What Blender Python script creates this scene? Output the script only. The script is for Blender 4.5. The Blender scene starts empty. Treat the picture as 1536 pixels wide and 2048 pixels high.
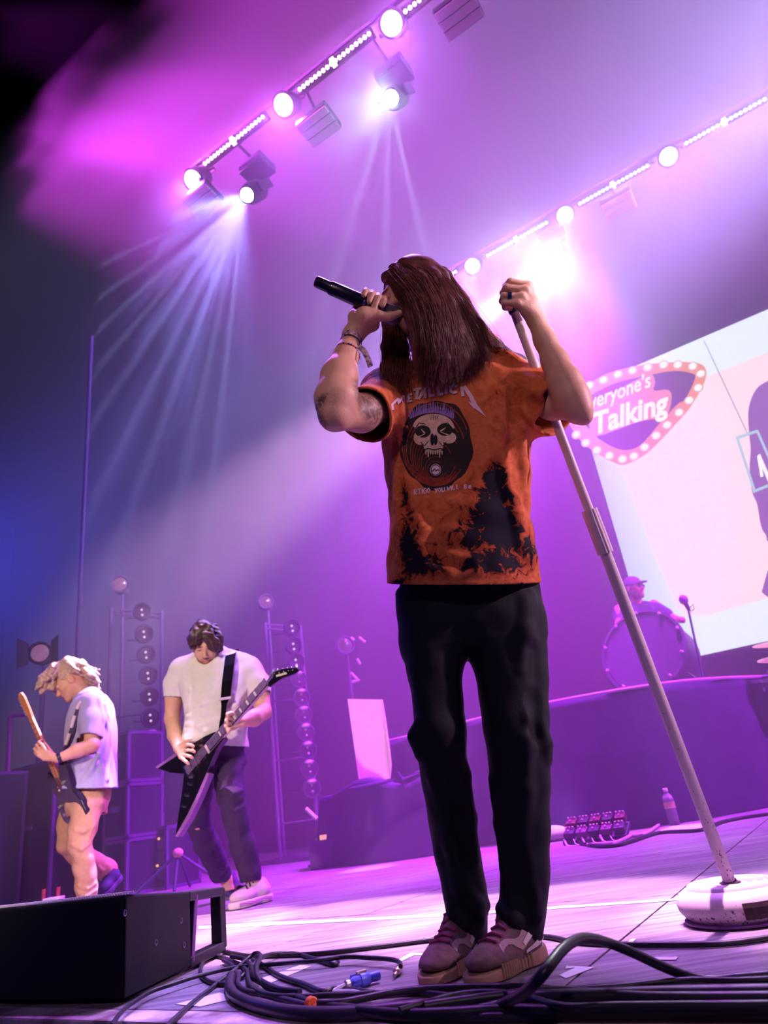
import bpy, bmesh, math, random
import numpy as np
from mathutils import Vector, Matrix, noise
from mathutils.bvhtree import BVHTree
S = bpy.context.scene
COL = S.collection
R = math.radians
# ---------------------------------------------------------------- camera
CAM = Vector((0, 0, .36)); PITCH, ROLL, FPX = R(23.55), R(8.4), 1365.
cF = Vector((0, math.cos(PITCH), math.sin(PITCH)))
cR0 = Vector((1, 0, 0)); cU0 = Vector((0, -math.sin(PITCH), math.cos(PITCH)))
cX = math.cos(ROLL)*cR0 - math.sin(ROLL)*cU0
cY = math.sin(ROLL)*cR0 + math.cos(ROLL)*cU0
cam = bpy.data.cameras.new('camera'); co = bpy.data.objects.new('camera', cam); COL.objects.link(co)
M = Matrix((cX, cY, -cF)).transposed().to_4x4(); M.translation = CAM
co.matrix_world = M
cam.sensor_fit = 'VERTICAL'; cam.sensor_height = 36; cam.lens = FPX/2048*36
cam.clip_start = .02; cam.clip_end = 200
cam.dof.use_dof = True; cam.dof.focus_distance = 1.95; cam.dof.aperture_fstop = 4.0
S.camera = co
def ray(px, py): return cF + cX*((px-768)/FPX) + cY*((1024-py)/FPX)
def fl(px, py, z=0.): d = ray(px, py); return CAM + d*((z-CAM.z)/d.z)      # survey: pixel to a level
def at(px, py, y): d = ray(px, py); return CAM + d*(y/d.y)                  # survey: pixel to a depth
ROW = Vector((-.862, .507, 0)); BACK = Vector((.507, .862, 0))            # along the stage / towards its back
ROWANG = math.atan2(-ROW.y, -ROW.x)
# ---------------------------------------------------------------- world, exposure
S.view_settings.view_transform = 'Standard'; S.view_settings.look = 'None'
S.view_settings.exposure = 0; S.view_settings.gamma = 1; S.view_settings.use_curve_mapping = False
w = bpy.data.worlds.new('world'); S.world = w; w.use_nodes = True
w.node_tree.nodes["Background"].inputs[0].default_value = (.06, .05, .35, 1)
w.node_tree.nodes['Background'].inputs[1].default_value = .25
cy = S.cycles
cy.max_bounces = 4; cy.diffuse_bounces = 2; cy.glossy_bounces = 2; cy.transmission_bounces = 4
cy.volume_bounces = 0; cy.transparent_max_bounces = 8; cy.sample_clamp_indirect = 4; cy.sample_clamp_direct = 0
cy.use_denoising = True; cy.caustics_reflective = False; cy.caustics_refractive = False
cy.volume_step_rate = 4; cy.volume_max_steps = 64
def spot(name, loc, tgt, power, col, deg, blend=.5, rad=.08, gobo=None):
    l = bpy.data.lights.new(name, 'SPOT'); l.energy = power; l.color = col; l.spot_size = R(deg); l.spot_blend = blend
    l.shadow_soft_size = rad
    o = bpy.data.objects.new(name, l); COL.objects.link(o); o.location = loc
    o.rotation_euler = (Vector(tgt)-Vector(loc)).to_track_quat('-Z', 'Y').to_euler()
    if gobo:
        sc, lo, hi, seed = gobo                                  # a gobo wheel: noise by the direction the light leaves in
        l.use_nodes = True; nt = l.node_tree; em = nt.nodes['Emission']
        tc = nt.nodes.new('ShaderNodeTexCoord'); mp = nt.nodes.new('ShaderNodeMapping'); mp.inputs['Location'].default_value = (seed, seed*.7, 0)
        no = nt.nodes.new('ShaderNodeTexNoise'); no.inputs['Scale'].default_value = sc; no.inputs['Detail'].default_value = 1
        mr = nt.nodes.new('ShaderNodeMapRange'); mr.inputs[1].default_value = lo; mr.inputs[2].default_value = hi
        mr.inputs[3].default_value = .03; mr.inputs[4].default_value = 2.
        nt.links.new(tc.outputs['Normal'], mp.inputs[0]); nt.links.new(mp.outputs[0], no.inputs[0])
        nt.links.new(no.outputs[0], mr.inputs[0]); nt.links.new(mr.outputs[0], em.inputs['Strength'])
    return o
ZT = 6.5
PINK = (.85, .16, 1.); MAG = (.55, .02, .8); PURP = (.32, .05, .8); WHT = (.8, 1., .85); WARM = (1., .72, .45)
PARS = [(783, 47), (567, 210), (386, 360), (1337, 313), (1130, 430), (945, 532)]
HEADS = [(782, 197), (494, 390), (1110, 512)]
HAZE = .06
BAT_W = {'front': 9, 'rear': 12}; BAT_C = {'front': (.85, .2, 1.), 'rear': (.7, .4, 1.)}
DOWN = (-BACK*.62+Vector((0, 0, -.78))).normalized()
VIOL = (.5, .01, 1.); MAGE = (.64, .04, .78)
def stage_lights():
    rear = [fl(*p, ZT) for p in PARS[3:]]; front = [fl(*p, ZT) for p in PARS[:3]]
    for i, c in enumerate(front+rear):                                     # the round wash lights
        l = c+DOWN*.06; t = Vector((l.x, l.y, 0))-BACK*(1.2 if i < 3 else 2.4)
        spot('wash_lamp', l, t, 700 if i < 3 else 420, (.52, .13, 1.) if i < 3 else (.48, .14, 1.), 95, 1.)
    P0 = Vector((.37, 1.16, 0)); bo = lambda a, b, z: P0-ROW*a+BACK*b+Vector((0, 0, z))
    for k in range(7): spot('floor_lamp', bo(-3.6+.95*k, 1.2, 6.6), bo(-3.6+.95*k, 1.2, 0), 7500, (1., .5, .92), 12, .35, .06)      # a row straight above the band of lit floor
    for k, (a, b_) in enumerate(((rear[2], (-.4, 7., .6)), (rear[1], (.8, 6.6, .4)))):    # violet washes down the back of the stage
        spot('violet_lamp', a+DOWN*.08, b_, 9000, (.58, .02, 1.), 66, 1.)
    h = [fl(*p, ZT-.5)+DOWN*.06 for p in HEADS]
    spot('beam_lamp', h[0], h[0]+DOWN*3+ROW*.3, 500, (.6, .8, 1.), 70, 1., .05, (6, .42, .62, 0))
    spot('beam_lamp', h[1], at(60, 800, 3.6), 3200, (.27, .27, 1.), 58, .8, .03, (9, .52, .6, 3))
    spot('beam_lamp', h[2], at(1000, 900, 4.5), 420, (.72, .95, .9), 70, .9, .05, (7, .42, .62, 6))
    spot('shaft_lamp', h[2], at(250, 1235, 5.2), 24000, (1., .52, .95), 15, .9, .05)
    spot('rim_lamp', h[2], (.3, 1.7, 1.6), 1800, (.75, 1., .55), 16, .6, .06)
    spot('magenta_lamp', at(-420, 150, 4.2), at(300, 160, 5.2), 16000, MAGE, 84, .8, .1, (3.6, .44, .62, 2))
    spot('front_lamp', (-3.5, -6, 4.5), (-1.7, 4.6, .9), 3600, (1., .76, .58), 21, .5)
    spot('front_lamp', (-2., -5, 3.2), (.2, 1.7, 1.55), 380, (1., .6, .42), 10.5, .7)
    spot('side_fill', (4.2, .9, 2.4), (.45, 1.8, 1.2), 800, (1., .6, .84), 30, .8)  # added pink fill for the singer's right side and the stand pole
    spot('haze_fill', bo(7.8, 4.4, 7.6), bo(-3, 5.4, 7.0), 52000, (.54, .4, 1.), 44, 1., .15, (3, .3, .7, 11))    # added unseen fill from beyond the right edge, lighting the haze
    spot('haze_fill', bo(8.2, 5.2, 6.5), bo(-2., 6.2, .8), 17000, (.6, .02, 1.), 30, 1., .15)  # low violet fill, likewise added for the haze
    spot('front_lamp', (-.5, -5, 4.2), (0, 1.7, 0), 300, (1., .62, .95), 24, .8)  # added fill brightening the stage edge and its cables
    spot('side_fill', (3.4, -.6, 3.2), (.78, 1.55, 1.72), 900, (1., .7, .9), 9, .8)  # added narrow fill that brightens the raised arm
    spot('haze_fill', P0+ROW*17.5+BACK*5.+Vector((0, 0, 7.)), P0+BACK*5.5+Vector((0, 0, 2.5)), 5200, (.04, .05, 1.), 44, 1., .15)  # unseen navy fill added for the haze at left
    for q in ((-30, 640), (-10, 740), (10, 830), (30, 930), (75, 1010), (150, 1080), (215, 1150), (330, 1120), (420, 1010)):      # the split rays of the beam light on the left
        spot('ray_lamp', h[1], at(*q, 4.9), 15000, (.42, .46, 1.), 2.3, .8, .015)
    for q in ((690, 480), (770, 520), (850, 500)): spot('ray_lamp', h[0], at(*q, 4.4), 5000, (.55, .7, 1.), 5, 1., .02)
    spot('side_fill', (3.2, -.8, 2.6), (.76, 1.55, 1.70), 2600, (1., .74, .95), 8, .8)  # second added fill on the raised arm
stage_lights()
# ---------------------------------------------------------------- helpers: materials
def srgb(r, g, b):
    f = lambda c: (c/255/12.92) if c <= 10 else ((c/255+.055)/1.055)**2.4
    return (f(r), f(g), f(b), 1)
def mat(name, col, rough=.6, metal=0, spec=.5, var=0, vscale=20, bump=0, bscale=80, emit=None, estr=0, alt=None, attr=None, coat=0, trans=0):
    m = bpy.data.materials.new(name); m.use_nodes = True; nt = m.node_tree; b = nt.nodes['Principled BSDF']; L = nt.links.new
    col = tuple(col)[:3]+(1,)
    b.inputs['Base Color'].default_value = col; b.inputs['Roughness'].default_value = rough
    b.inputs['Metallic'].default_value = metal; b.inputs['Specular IOR Level'].default_value = spec
    b.inputs['Coat Weight'].default_value = coat; b.inputs['Transmission Weight'].default_value = trans
    tc = nt.nodes.new('ShaderNodeTexCoord')
    if var:
        n = nt.nodes.new('ShaderNodeTexNoise'); n.inputs['Scale'].default_value = vscale; n.inputs['Detail'].default_value = 4
        L(tc.outputs['Object'], n.inputs['Vector'])
        r = nt.nodes.new('ShaderNodeValToRGB'); r.color_ramp.elements[0].position = .35; r.color_ramp.elements[1].position = .65
        a = alt or tuple(c*(1-var) for c in col[:3])
        r.color_ramp.elements[0].color = tuple(a)[:3]+(1,); r.color_ramp.elements[1].color = col
        L(n.outputs[0], r.inputs[0]); src = r.outputs[0]
    else: src = None
    if attr:
        at_ = nt.nodes.new('ShaderNodeAttribute'); at_.attribute_name = attr
        mx = nt.nodes.new('ShaderNodeMix'); mx.data_type = 'RGBA'; mx.blend_type = 'MULTIPLY'; mx.inputs[0].default_value = 1
        if src: L(src, mx.inputs[6])
        else: mx.inputs[6].default_value = col
        L(at_.outputs['Color'], mx.inputs[7]); src = mx.outputs[2]
    if src: L(src, b.inputs['Base Color'])
    if bump:
        n2 = nt.nodes.new('ShaderNodeTexNoise'); n2.inputs['Scale'].default_value = bscale; n2.inputs['Detail'].default_value = 3
        L(tc.outputs['Object'], n2.inputs['Vector'])
        bp = nt.nodes.new('ShaderNodeBump'); bp.inputs['Strength'].default_value = bump; bp.inputs['Distance'].default_value = .004
        L(n2.outputs[0], bp.inputs['Height']); L(bp.outputs[0], b.inputs['Normal'])
    if emit: b.inputs['Emission Color'].default_value = tuple(emit)[:3]+(1,); b.inputs['Emission Strength'].default_value = estr
    return m
# ---------------------------------------------------------------- helpers: objects
def mesh_obj(name, verts, faces, m=None, parent=None, smooth=True):
    me = bpy.data.meshes.new(name)
    if isinstance(verts, np.ndarray) and isinstance(faces, np.ndarray):
        k = faces.shape[1]
        me.vertices.add(len(verts)); me.vertices.foreach_set('co', verts.astype(np.float32).ravel())
        me.loops.add(faces.size); me.loops.foreach_set('vertex_index', faces.astype(np.int32).ravel())
        me.polygons.add(len(faces)); me.polygons.foreach_set('loop_start', np.arange(0, faces.size, k, dtype=np.int32))
        me.update(calc_edges=True)
    else:
        me.from_pydata([tuple(v) for v in verts], [], [tuple(f) for f in faces])
    if m: me.materials.append(m)
    if smooth: me.polygons.foreach_set('use_smooth', [True]*len(me.polygons))
    o = bpy.data.objects.new(name, me); COL.objects.link(o)
    if parent: o.parent = parent
    return o
def tag(o, label=None, cat=None, group=None, kind=None):
    if label: o['label'] = label
    if cat: o['category'] = cat
    if group: o['group'] = group
    if kind: o['kind'] = kind
    return o
def empty(name, loc, label=None, cat=None, group=None, rz=0):
    o = bpy.data.objects.new(name, None); COL.objects.link(o); o.location = loc; o.rotation_euler = (0, 0, rz); o.empty_display_size = .1
    tag(o, label, cat, group); return o
def own(parent, *kids):                      # parent parts that were built in world space
    mi = Matrix.Translation(parent.location) @ parent.rotation_euler.to_matrix().to_4x4()
    for k in kids: k.parent = parent; k.matrix_parent_inverse = mi.inverted()
def copy_tree(o, parent=None):
    c = o.copy(); COL.objects.link(c); c.parent = parent
    for ch in o.children: copy_tree(ch, c)
    return c
class B:                                      # collects shapes into one mesh
    def __init__(s): s.v = []; s.f = []
    def add(s, v, f, M=None):
        n = len(s.v); s.v += [Vector(M @ Vector(p)) if M else Vector(p) for p in v]; s.f += [tuple(n+i for i in q) for q in f]; return s
    def box(s, c, d, M=None, bev=0):
        x, y, z = (k/2 for k in d); c = Vector(c)
        if bev:
            bm = bmesh.new(); bmesh.ops.create_cube(bm, size=1, matrix=Matrix.Translation(c) @ Matrix.Diagonal((*d, 1)))
            bmesh.ops.bevel(bm, geom=bm.edges[:], offset=bev, segments=2, affect='EDGES', profile=.5); bm.verts.index_update()
            s.add([v.co for v in bm.verts], [[v.index for v in f.verts] for f in bm.faces], M); bm.free(); return s
        v = [c+Vector((a*x, b*y, e*z)) for a in (-1, 1) for b in (-1, 1) for e in (-1, 1)]
        return s.add(v, [(0, 1, 3, 2), (4, 6, 7, 5), (0, 4, 5, 1), (2, 3, 7, 6), (0, 2, 6, 4), (1, 5, 7, 3)], M)
    def lathe(s, prof, n=24, M=None, cap=True):       # prof: (r, z) list
        v = []; f = []
        for r, z in prof:
            for i in range(n): a = 2*math.pi*i/n; v.append((r*math.cos(a), r*math.sin(a), z))
        for j in range(len(prof)-1):
            for i in range(n): k = (i+1) % n; f.append((j*n+i, j*n+k, (j+1)*n+k, (j+1)*n+i))
        if cap:
            if prof[0][0] > 1e-6: f.append(tuple(range(n))[::-1])
            if prof[-1][0] > 1e-6: f.append(tuple((len(prof)-1)*n+i for i in range(n)))
        return s.add(v, f, M)
    def tube(s, pts, r, n=8, cap=True):
        pts = [Vector(p) for p in pts]; m = len(pts); rs = r if isinstance(r, (list, tuple)) else [r]*m
        v = []; f = []; ref = None
        for i, p in enumerate(pts):
            t = (pts[min(i+1, m-1)]-pts[max(i-1, 0)]).normalized()
            if ref is None: ref = Vector((0, 0, 1)) if abs(t.z) < .9 else Vector((1, 0, 0))
            a = t.cross(ref).normalized(); b = a.cross(t); ref = b
            for k in range(n): q = 2*math.pi*k/n; v.append(p+(a*math.cos(q)+b*math.sin(q))*rs[i])
        for i in range(m-1):
            for k in range(n): l = (k+1) % n; f.append((i*n+k, i*n+l, (i+1)*n+l, (i+1)*n+k))
        if cap: f.append(tuple(range(n))[::-1]); f.append(tuple((m-1)*n+k for k in range(n)))
        return s.add(v, f)
    def prism(s, poly, z0, z1, M=None):
        n = len(poly); v = [(x, y, z0) for x, y in poly]+[(x, y, z1) for x, y in poly]
        return s.add(v, [tuple(range(n))[::-1], tuple(range(n, 2*n))]+[(i, (i+1) % n, n+(i+1) % n, n+i) for i in range(n)], M)
    def sph(s, c, r, n=12, M=None):
        r = r if isinstance(r, (tuple, list)) else (r, r, r); c = Vector(c); v = []; f = []; h = n//2
        for j in range(h+1):
            for i in range(n):
                a = 2*math.pi*i/n; b = math.pi*j/h; v.append(c+Vector((r[0]*math.sin(b)*math.cos(a), r[1]*math.sin(b)*math.sin(a), r[2]*math.cos(b))))
        for j in range(h):
            for i in range(n): k = (i+1) % n; f.append((j*n+i, (j+1)*n+i, (j+1)*n+k, j*n+k))
        return s.add(v, f, M)
    def build(s, name, m=None, parent=None, smooth=False, loc=None):
        o = mesh_obj(name, [v-Vector(loc) for v in s.v] if loc is not None else s.v, s.f, m, None, smooth)
        if smooth:
            bm = bmesh.new(); bm.from_mesh(o.data); bmesh.ops.recalc_face_normals(bm, faces=bm.faces[:])
            for e in bm.edges: e.smooth = not (len(e.link_faces) == 2 and e.calc_face_angle(0) > .7)
            bm.to_mesh(o.data); bm.free()
        if loc is not None: o.location = loc
        if parent: own(parent, o)
        return o
def frame(x, z, o=(0, 0, 0)):                 # matrix with z along z and x near x
    z = Vector(z).normalized(); y = z.cross(Vector(x)).normalized(); x = y.cross(z)
    M = Matrix((x, y, z)).transposed().to_4x4(); M.translation = Vector(o); return M
def smooth_path(pts, n=8):                    # Catmull-Rom
    P = [np.array(p, float) for p in pts]; P = [2*P[0]-P[1]]+P+[2*P[-1]-P[-2]]; out = []
    for i in range(1, len(P)-2):
        for k in range(n):
            t = k/n; out.append(.5*((2*P[i])+(P[i+1]-P[i-1])*t+(2*P[i-1]-5*P[i]+4*P[i+1]-P[i+2])*t*t+(3*P[i]-P[i-1]-3*P[i+1]+P[i+2])*t**3))
    out.append(P[-2]); return out
# ---------------------------------------------------------------- helpers: organic surfaces from a distance field
def dep(p): return (Vector(p)-CAM).dot(cF)
def px2m(w, p): return w*dep(p)/FPX
class Field:
    def __init__(s, lo, hi, vox):
        s.lo = np.array(lo, float); s.vox = vox; s.n = np.ceil((np.array(hi)-s.lo)/vox).astype(int)+1
        s.f = np.full(s.n, .25, np.float32); s.ax = [s.lo[i]+vox*np.arange(s.n[i]) for i in range(3)]
    def reg(s, lo, hi):
        a = np.clip(np.floor((np.array(lo)-s.lo)/s.vox).astype(int), 0, s.n-1); b = np.clip(np.ceil((np.array(hi)-s.lo)/s.vox).astype(int)+1, 1, s.n)
        sl = tuple(slice(a[i], max(b[i], a[i]+1)) for i in range(3))
        g = [s.ax[i][sl[i]].astype(np.float32) for i in range(3)]
        return sl, g[0][:, None, None], g[1][None, :, None], g[2][None, None, :]
    def mix(s, sl, d, k, mode):
        a = s.f[sl]
        if mode == 'add':
            if k > 0: h = np.clip(.5+.5*(a-d)/k, 0, 1); s.f[sl] = a*(1-h)+d*h-k*h*(1-h)
            else: s.f[sl] = np.minimum(a, d)
        else:
            if k > 0: h = np.clip(.5-.5*(a+d)/k, 0, 1); s.f[sl] = a*(1-h)-d*h+k*h*(1-h)
            else: s.f[sl] = np.maximum(a, -d)
    def cone(s, a, b, ra, rb, k=.01, mode='add'):
        a = np.array(a, float); b = np.array(b, float); m = max(ra, rb)+k+.03
        sl, x, y, z = s.reg(np.minimum(a, b)-m, np.maximum(a, b)+m); ab = b-a; L2 = max(ab@ab, 1e-12)
        t = np.clip(((x-a[0])*ab[0]+(y-a[1])*ab[1]+(z-a[2])*ab[2])/L2, 0, 1)
        d = np.sqrt((x-a[0]-t*ab[0])**2+(y-a[1]-t*ab[1])**2+(z-a[2]-t*ab[2])**2)-(ra+(rb-ra)*t)
        s.mix(sl, d.astype(np.float32), k, mode); return s
    def chain(s, pts, k=.01, mode='add'):             # (point, radius) list
        for (a, ra), (b, rb) in zip(pts, pts[1:]): s.cone(a, b, ra, rb, k, mode)
        return s
    def ell(s, c, r, M=None, k=.01, mode='add'):      # M: 3x3 whose columns are the axes
        c = np.array(c, float); r = np.array(r, float); m = r.max()+k+.03
        sl, x, y, z = s.reg(c-m, c+m); A = np.array(M) if M is not None else np.eye(3)
        q = [(x-c[0])*A[0, i]+(y-c[1])*A[1, i]+(z-c[2])*A[2, i] for i in range(3)]
        k0 = np.sqrt(sum((q[i]/r[i])**2 for i in range(3))); k1 = np.sqrt(sum((q[i]/r[i]**2)**2 for i in range(3)))+1e-9
        s.mix(sl, (k0*(k0-1)/k1).astype(np.float32), k, mode); return s
    def stack(s, rings, k=.01, mode='add', p=2., ends=True):     # rings: (z, cx, cy, rx, ry), superellipse of power p
        rings = sorted(rings); R_ = np.array(rings, float); zs = R_[:, 0]; m = k+.05
        lo = [(R_[:, 1]-R_[:, 3]).min()-m, (R_[:, 2]-R_[:, 4]).min()-m, zs[0]-m]; hi = [(R_[:, 1]+R_[:, 3]).max()+m, (R_[:, 2]+R_[:, 4]).max()+m, zs[-1]+m]
        sl, x, y, z = s.reg(lo, hi); zz = np.clip(z, zs[0], zs[-1])
        zf = np.linspace(zs[0], zs[-1], 200); C = []
        for i in range(1, 5):                         # smoothed interpolation
            v = np.interp(zf, zs, R_[:, i]); w_ = 9; v = np.convolve(np.pad(v, w_, 'edge'), np.ones(2*w_+1)/(2*w_+1), 'valid'); C.append(np.interp(zz, zf, v))
        cx, cy, rx, ry = C
        d = ((np.abs((x-cx)/rx)**p+np.abs((y-cy)/ry)**p)**(1/p)-1)*np.minimum(rx, ry)*.9
        dz = np.abs(z-zz); d = np.where(dz > 0, np.sqrt(np.maximum(d, 0)**2+dz**2)+np.minimum(d, 0)*0, d)
        s.mix(sl, d.astype(np.float32), k, mode); return s
    def cut(s, p, n, keep=True):                      # keep the side the normal points away from
        p = np.array(p); n = np.array(n)/np.linalg.norm(n)
        d = (s.ax[0][:, None, None]-p[0])*n[0]+(s.ax[1][None, :, None]-p[1])*n[1]+(s.ax[2][None, None, :]-p[2])*n[2]
        s.f = np.maximum(s.f, d.astype(np.float32)); return s
    def shell(s, t, tf=None): s.f = np.maximum(s.f, -(s.f+t)) ; return s
    def wave(s, amp, freq, seed=0, stretch=(1, 1, 1)):          # soft folds: a few random plane waves
        rng = np.random.RandomState(seed); X, Y, Z = [s.ax[i].astype(np.float32) for i in range(3)]
        tot = np.zeros(s.n, np.float32)
        for _ in range(5):
            v = rng.normal(size=3)*np.array(stretch); v = v/np.linalg.norm(v)*freq*rng.uniform(.6, 1.5); ph = rng.uniform(0, 6.28)
            tot += np.sin(v[0]*X[:, None, None]+v[1]*Y[None, :, None]+v[2]*Z[None, None, :]+ph)
        s.f += (amp/2.2)*tot; return s
    def val(s, p):
        q = (np.array(p)-s.lo)/s.vox; i = np.floor(q).astype(int)
        if (i < 0).any() or (i >= s.n-1).any(): return 1.
        t = q-i; c = s.f[i[0]:i[0]+2, i[1]:i[1]+2, i[2]:i[2]+2]
        c = c[0]*(1-t[0])+c[1]*t[0]; c = c[0]*(1-t[1])+c[1]*t[1]; return float(c[0]*(1-t[2])+c[1]*t[2])
    def hit(s, px, py, y0=None, y1=None):             # where the sight line through a survey pixel meets the surface
        d = ray(px, py); y0 = y0 or s.lo[1]; y1 = y1 or s.ax[1][-1]; y = y0; pv = 1
        while y < y1:
            v = s.val(CAM+d*(y/d.y))
            if v < 0: return CAM+d*((y-.004*(-v)/(pv-v+1e-9))/d.y)
            pv = v; y += .004
        return None
    def ridge(s, pix, r, k=.02, sink=.6, mode='add'):  # a fold along survey pixels on the surface
        pts = [s.hit(*p) for p in pix]; pts = [p for p in pts if p is not None]; n = len(pts)
        for i in range(n-1):
            a = pts[i]+cF*(r*sink); b = pts[i+1]+cF*(r*sink); ta = math.sin(math.pi*(i+.25)/(n-.5)); tb = math.sin(math.pi*(i+1.25)/(n-.5))
            s.cone(a, b, r*(.5+.5*ta), r*(.5+.5*tb), k, mode)
        return s
    def mesh(s):
        f = s.f; ins = f < 0
        c = np.zeros(np.array(f.shape)-1, np.uint8)
        for a in (0, 1):
            for b in (0, 1):
                for e in (0, 1): c += ins[a:f.shape[0]-1+a, b:f.shape[1]-1+b, e:f.shape[2]-1+e]
        idx = np.argwhere((c > 0) & (c < 8)); vid = np.full(c.shape, -1, np.int32); vid[tuple(idx.T)] = np.arange(len(idx))
        acc = np.zeros((len(idx), 3)); cnt = np.zeros(len(idx)); i0 = idx
        cor = [(a, b, e) for a in (0, 1) for b in (0, 1) for e in (0, 1)]
        V = {q: f[i0[:, 0]+q[0], i0[:, 1]+q[1], i0[:, 2]+q[2]] for q in cor}
        for q in cor:
            for ax in range(3):
                if q[ax] == 0:
                    r = list(q); r[ax] = 1; r = tuple(r); a, b = V[q], V[r]; mk = (a < 0) != (b < 0)
                    t = np.where(mk, a/np.where(mk, a-b, 1), 0); p = np.tile(np.array(q, float), (len(idx), 1)); p[:, ax] += t
                    acc += p*mk[:, None]; cnt += mk
        verts = s.lo+(idx+acc/cnt[:, None])*s.vox
        faces = []
        for ax in range(3):
            o1, o2 = [(1, 2), (2, 0), (0, 1)][ax]
            A = [slice(None)]*3; Bs = [slice(None)]*3; A[ax] = slice(0, -1); Bs[ax] = slice(1, None)
            ch = np.argwhere(ins[tuple(A)] != ins[tuple(Bs)])
            ok = (ch[:, o1] > 0) & (ch[:, o2] > 0) & (ch[:, o1] < f.shape[o1]-1) & (ch[:, o2] < f.shape[o2]-1); ch = ch[ok]
            if not len(ch): continue
            e1 = np.zeros(3, int); e1[o1] = 1; e2 = np.zeros(3, int); e2[o2] = 1
            g = lambda q: vid[q[:, 0], q[:, 1], q[:, 2]]
            q = np.stack([g(ch-e1-e2), g(ch-e2), g(ch), g(ch-e1)], 1)
            fl_ = ~ins[ch[:, 0], ch[:, 1], ch[:, 2]]; q[fl_] = q[fl_][:, ::-1]; faces.append(q)
        return verts, np.concatenate(faces)
    def build(s, name, m, parent=None, relax=1):
        v, f = s.mesh()
        for _ in range(relax):                        # one light smoothing pass
            acc = np.zeros_like(v); cnt = np.zeros(len(v))
            for i in range(4):
                j = f[:, (i+1) % 4]; np.add.at(acc, f[:, i], v[j]); np.add.at(cnt, f[:, i], 1)
                np.add.at(acc, j, v[f[:, i]]); np.add.at(cnt, j, 1)
            v = v*.5+.5*acc/np.maximum(cnt, 1)[:, None]
        o = mesh_obj(name, v, f, m)
        if parent: own(parent, o)
        return o
def verts_of(o):
    a = np.empty(len(o.data.vertices)*3, np.float32); o.data.vertices.foreach_get('co', a); return a.reshape(-1, 3)
def paint(o, name, col):                              # pigment, per vertex
    a = o.data.color_attributes.new(name, 'FLOAT_COLOR', 'POINT'); c = np.ones((len(o.data.vertices), 4), np.float32); c[:, :3] = col; a.data.foreach_set('color', c.ravel())
def fattr(o, name, val):
    a = o.data.attributes.new(name, 'FLOAT', 'POINT'); a.data.foreach_set('value', val.astype(np.float32))
# a head in its own axes: x = its left, y = forward, z = up
def head_axes(fwd, up):
    f_ = Vector(fwd).normalized(); l = Vector(up).cross(f_).normalized()*1.; u = f_.cross(l); return np.array((l, f_, u)).T
def head(F, c, A, sc=1., mouth_open=0):
    c = np.array(c); W = lambda *p: c+A @ (np.array(p)*sc); E = lambda p, r, k=.012, mode='add': F.ell(W(*p), np.array(r)*sc, A, k, mode)
    E((0, -.018, .032), (.076, .098, .088)); E((0, .035, -.03), (.061, .066, .088), .03)
    for q in (-1, 1):
        F.cone(W(q*.05, -.005, -.06), W(q*.012, .07, -.102), .022*sc, .019*sc, .03)
        E((q*.042, .062, -.025), (.024, .022, .022), .02)                  # cheekbone
        E((q*.033, .104, .006), (.019, .016, .0115), .012, 'sub'); E((q*.032, .082, .004), (.0135, .0135, .0125), .004)
        E((q*.012, .103, -.036), (.009, .012, .008), .006)                 # nostril wing
        E((q*.079, -.012, -.008), (.011, .022, .033), .008); E((q*.086, -.006, -.006), (.006, .012, .02), .005, 'sub')
    F.cone(W(-.036, .088, .022), W(.036, .088, .022), .011*sc, .011*sc, .014)
    F.cone(W(0, .092, .008), W(0, .119, -.03), .008*sc, .0125*sc, .012)
    E((0, .08, -.102), (.021, .019, .017), .02)
    if mouth_open: E((0, .104, -.072), (.02, .03, .006+.01*mouth_open), .006, 'sub')
    E((0, .094, -.06+.006*mouth_open), (.023, .013, .0065), .006); E((0, .091, -.078-.012*mouth_open), (.02, .012, .0075), .006)
def head_paint(v, c, A, skin, lip=(.75, .4, .4), brow=None, beard=None, sc=1.):
    q = ((v-np.array(c)) @ A)/sc; col = np.ones((len(v), 3)); nr = (np.abs(q).max(1) < .16)
    def blob(p, r): return np.clip(1.3-np.sqrt((((np.abs(q*[1, 1, 1])-[0, 0, 0])*0+np.stack([np.abs(q[:, 0])-p[0], q[:, 1]-p[1], q[:, 2]-p[2]], 1)/np.array(r))**2).sum(1)), 0, 1)*nr
    def lay(w, c_): col[:] = col*(1-w[:, None])+np.array(c_)*w[:, None]
    lay(blob((0, .1, -.068), (.026, .03, .013))*.8, lip)
    if brow is not None: lay(np.clip(blob((.034, .1, .024), (.024, .03, .006))*2, 0, 1), brow); lay(blob((.033, .094, .002), (.017, .02, .005)), brow)
    if beard is not None:
        w_ = np.clip((-.052-q[:, 2])/.02+np.clip((.075-q[:, 1])/.05, 0, .7), 0, 1)*(q[:, 1] > -.005)*(q[:, 2] < -.03)*(q[:, 2] > -.13)*nr*.85
        w_ = w_*(1-blob((0, .1, -.068), (.024, .03, .011))); lay(w_, beard)
        lay(blob((0, .1, -.05), (.03, .03, .007))*.8, beard)
    return col
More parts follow.
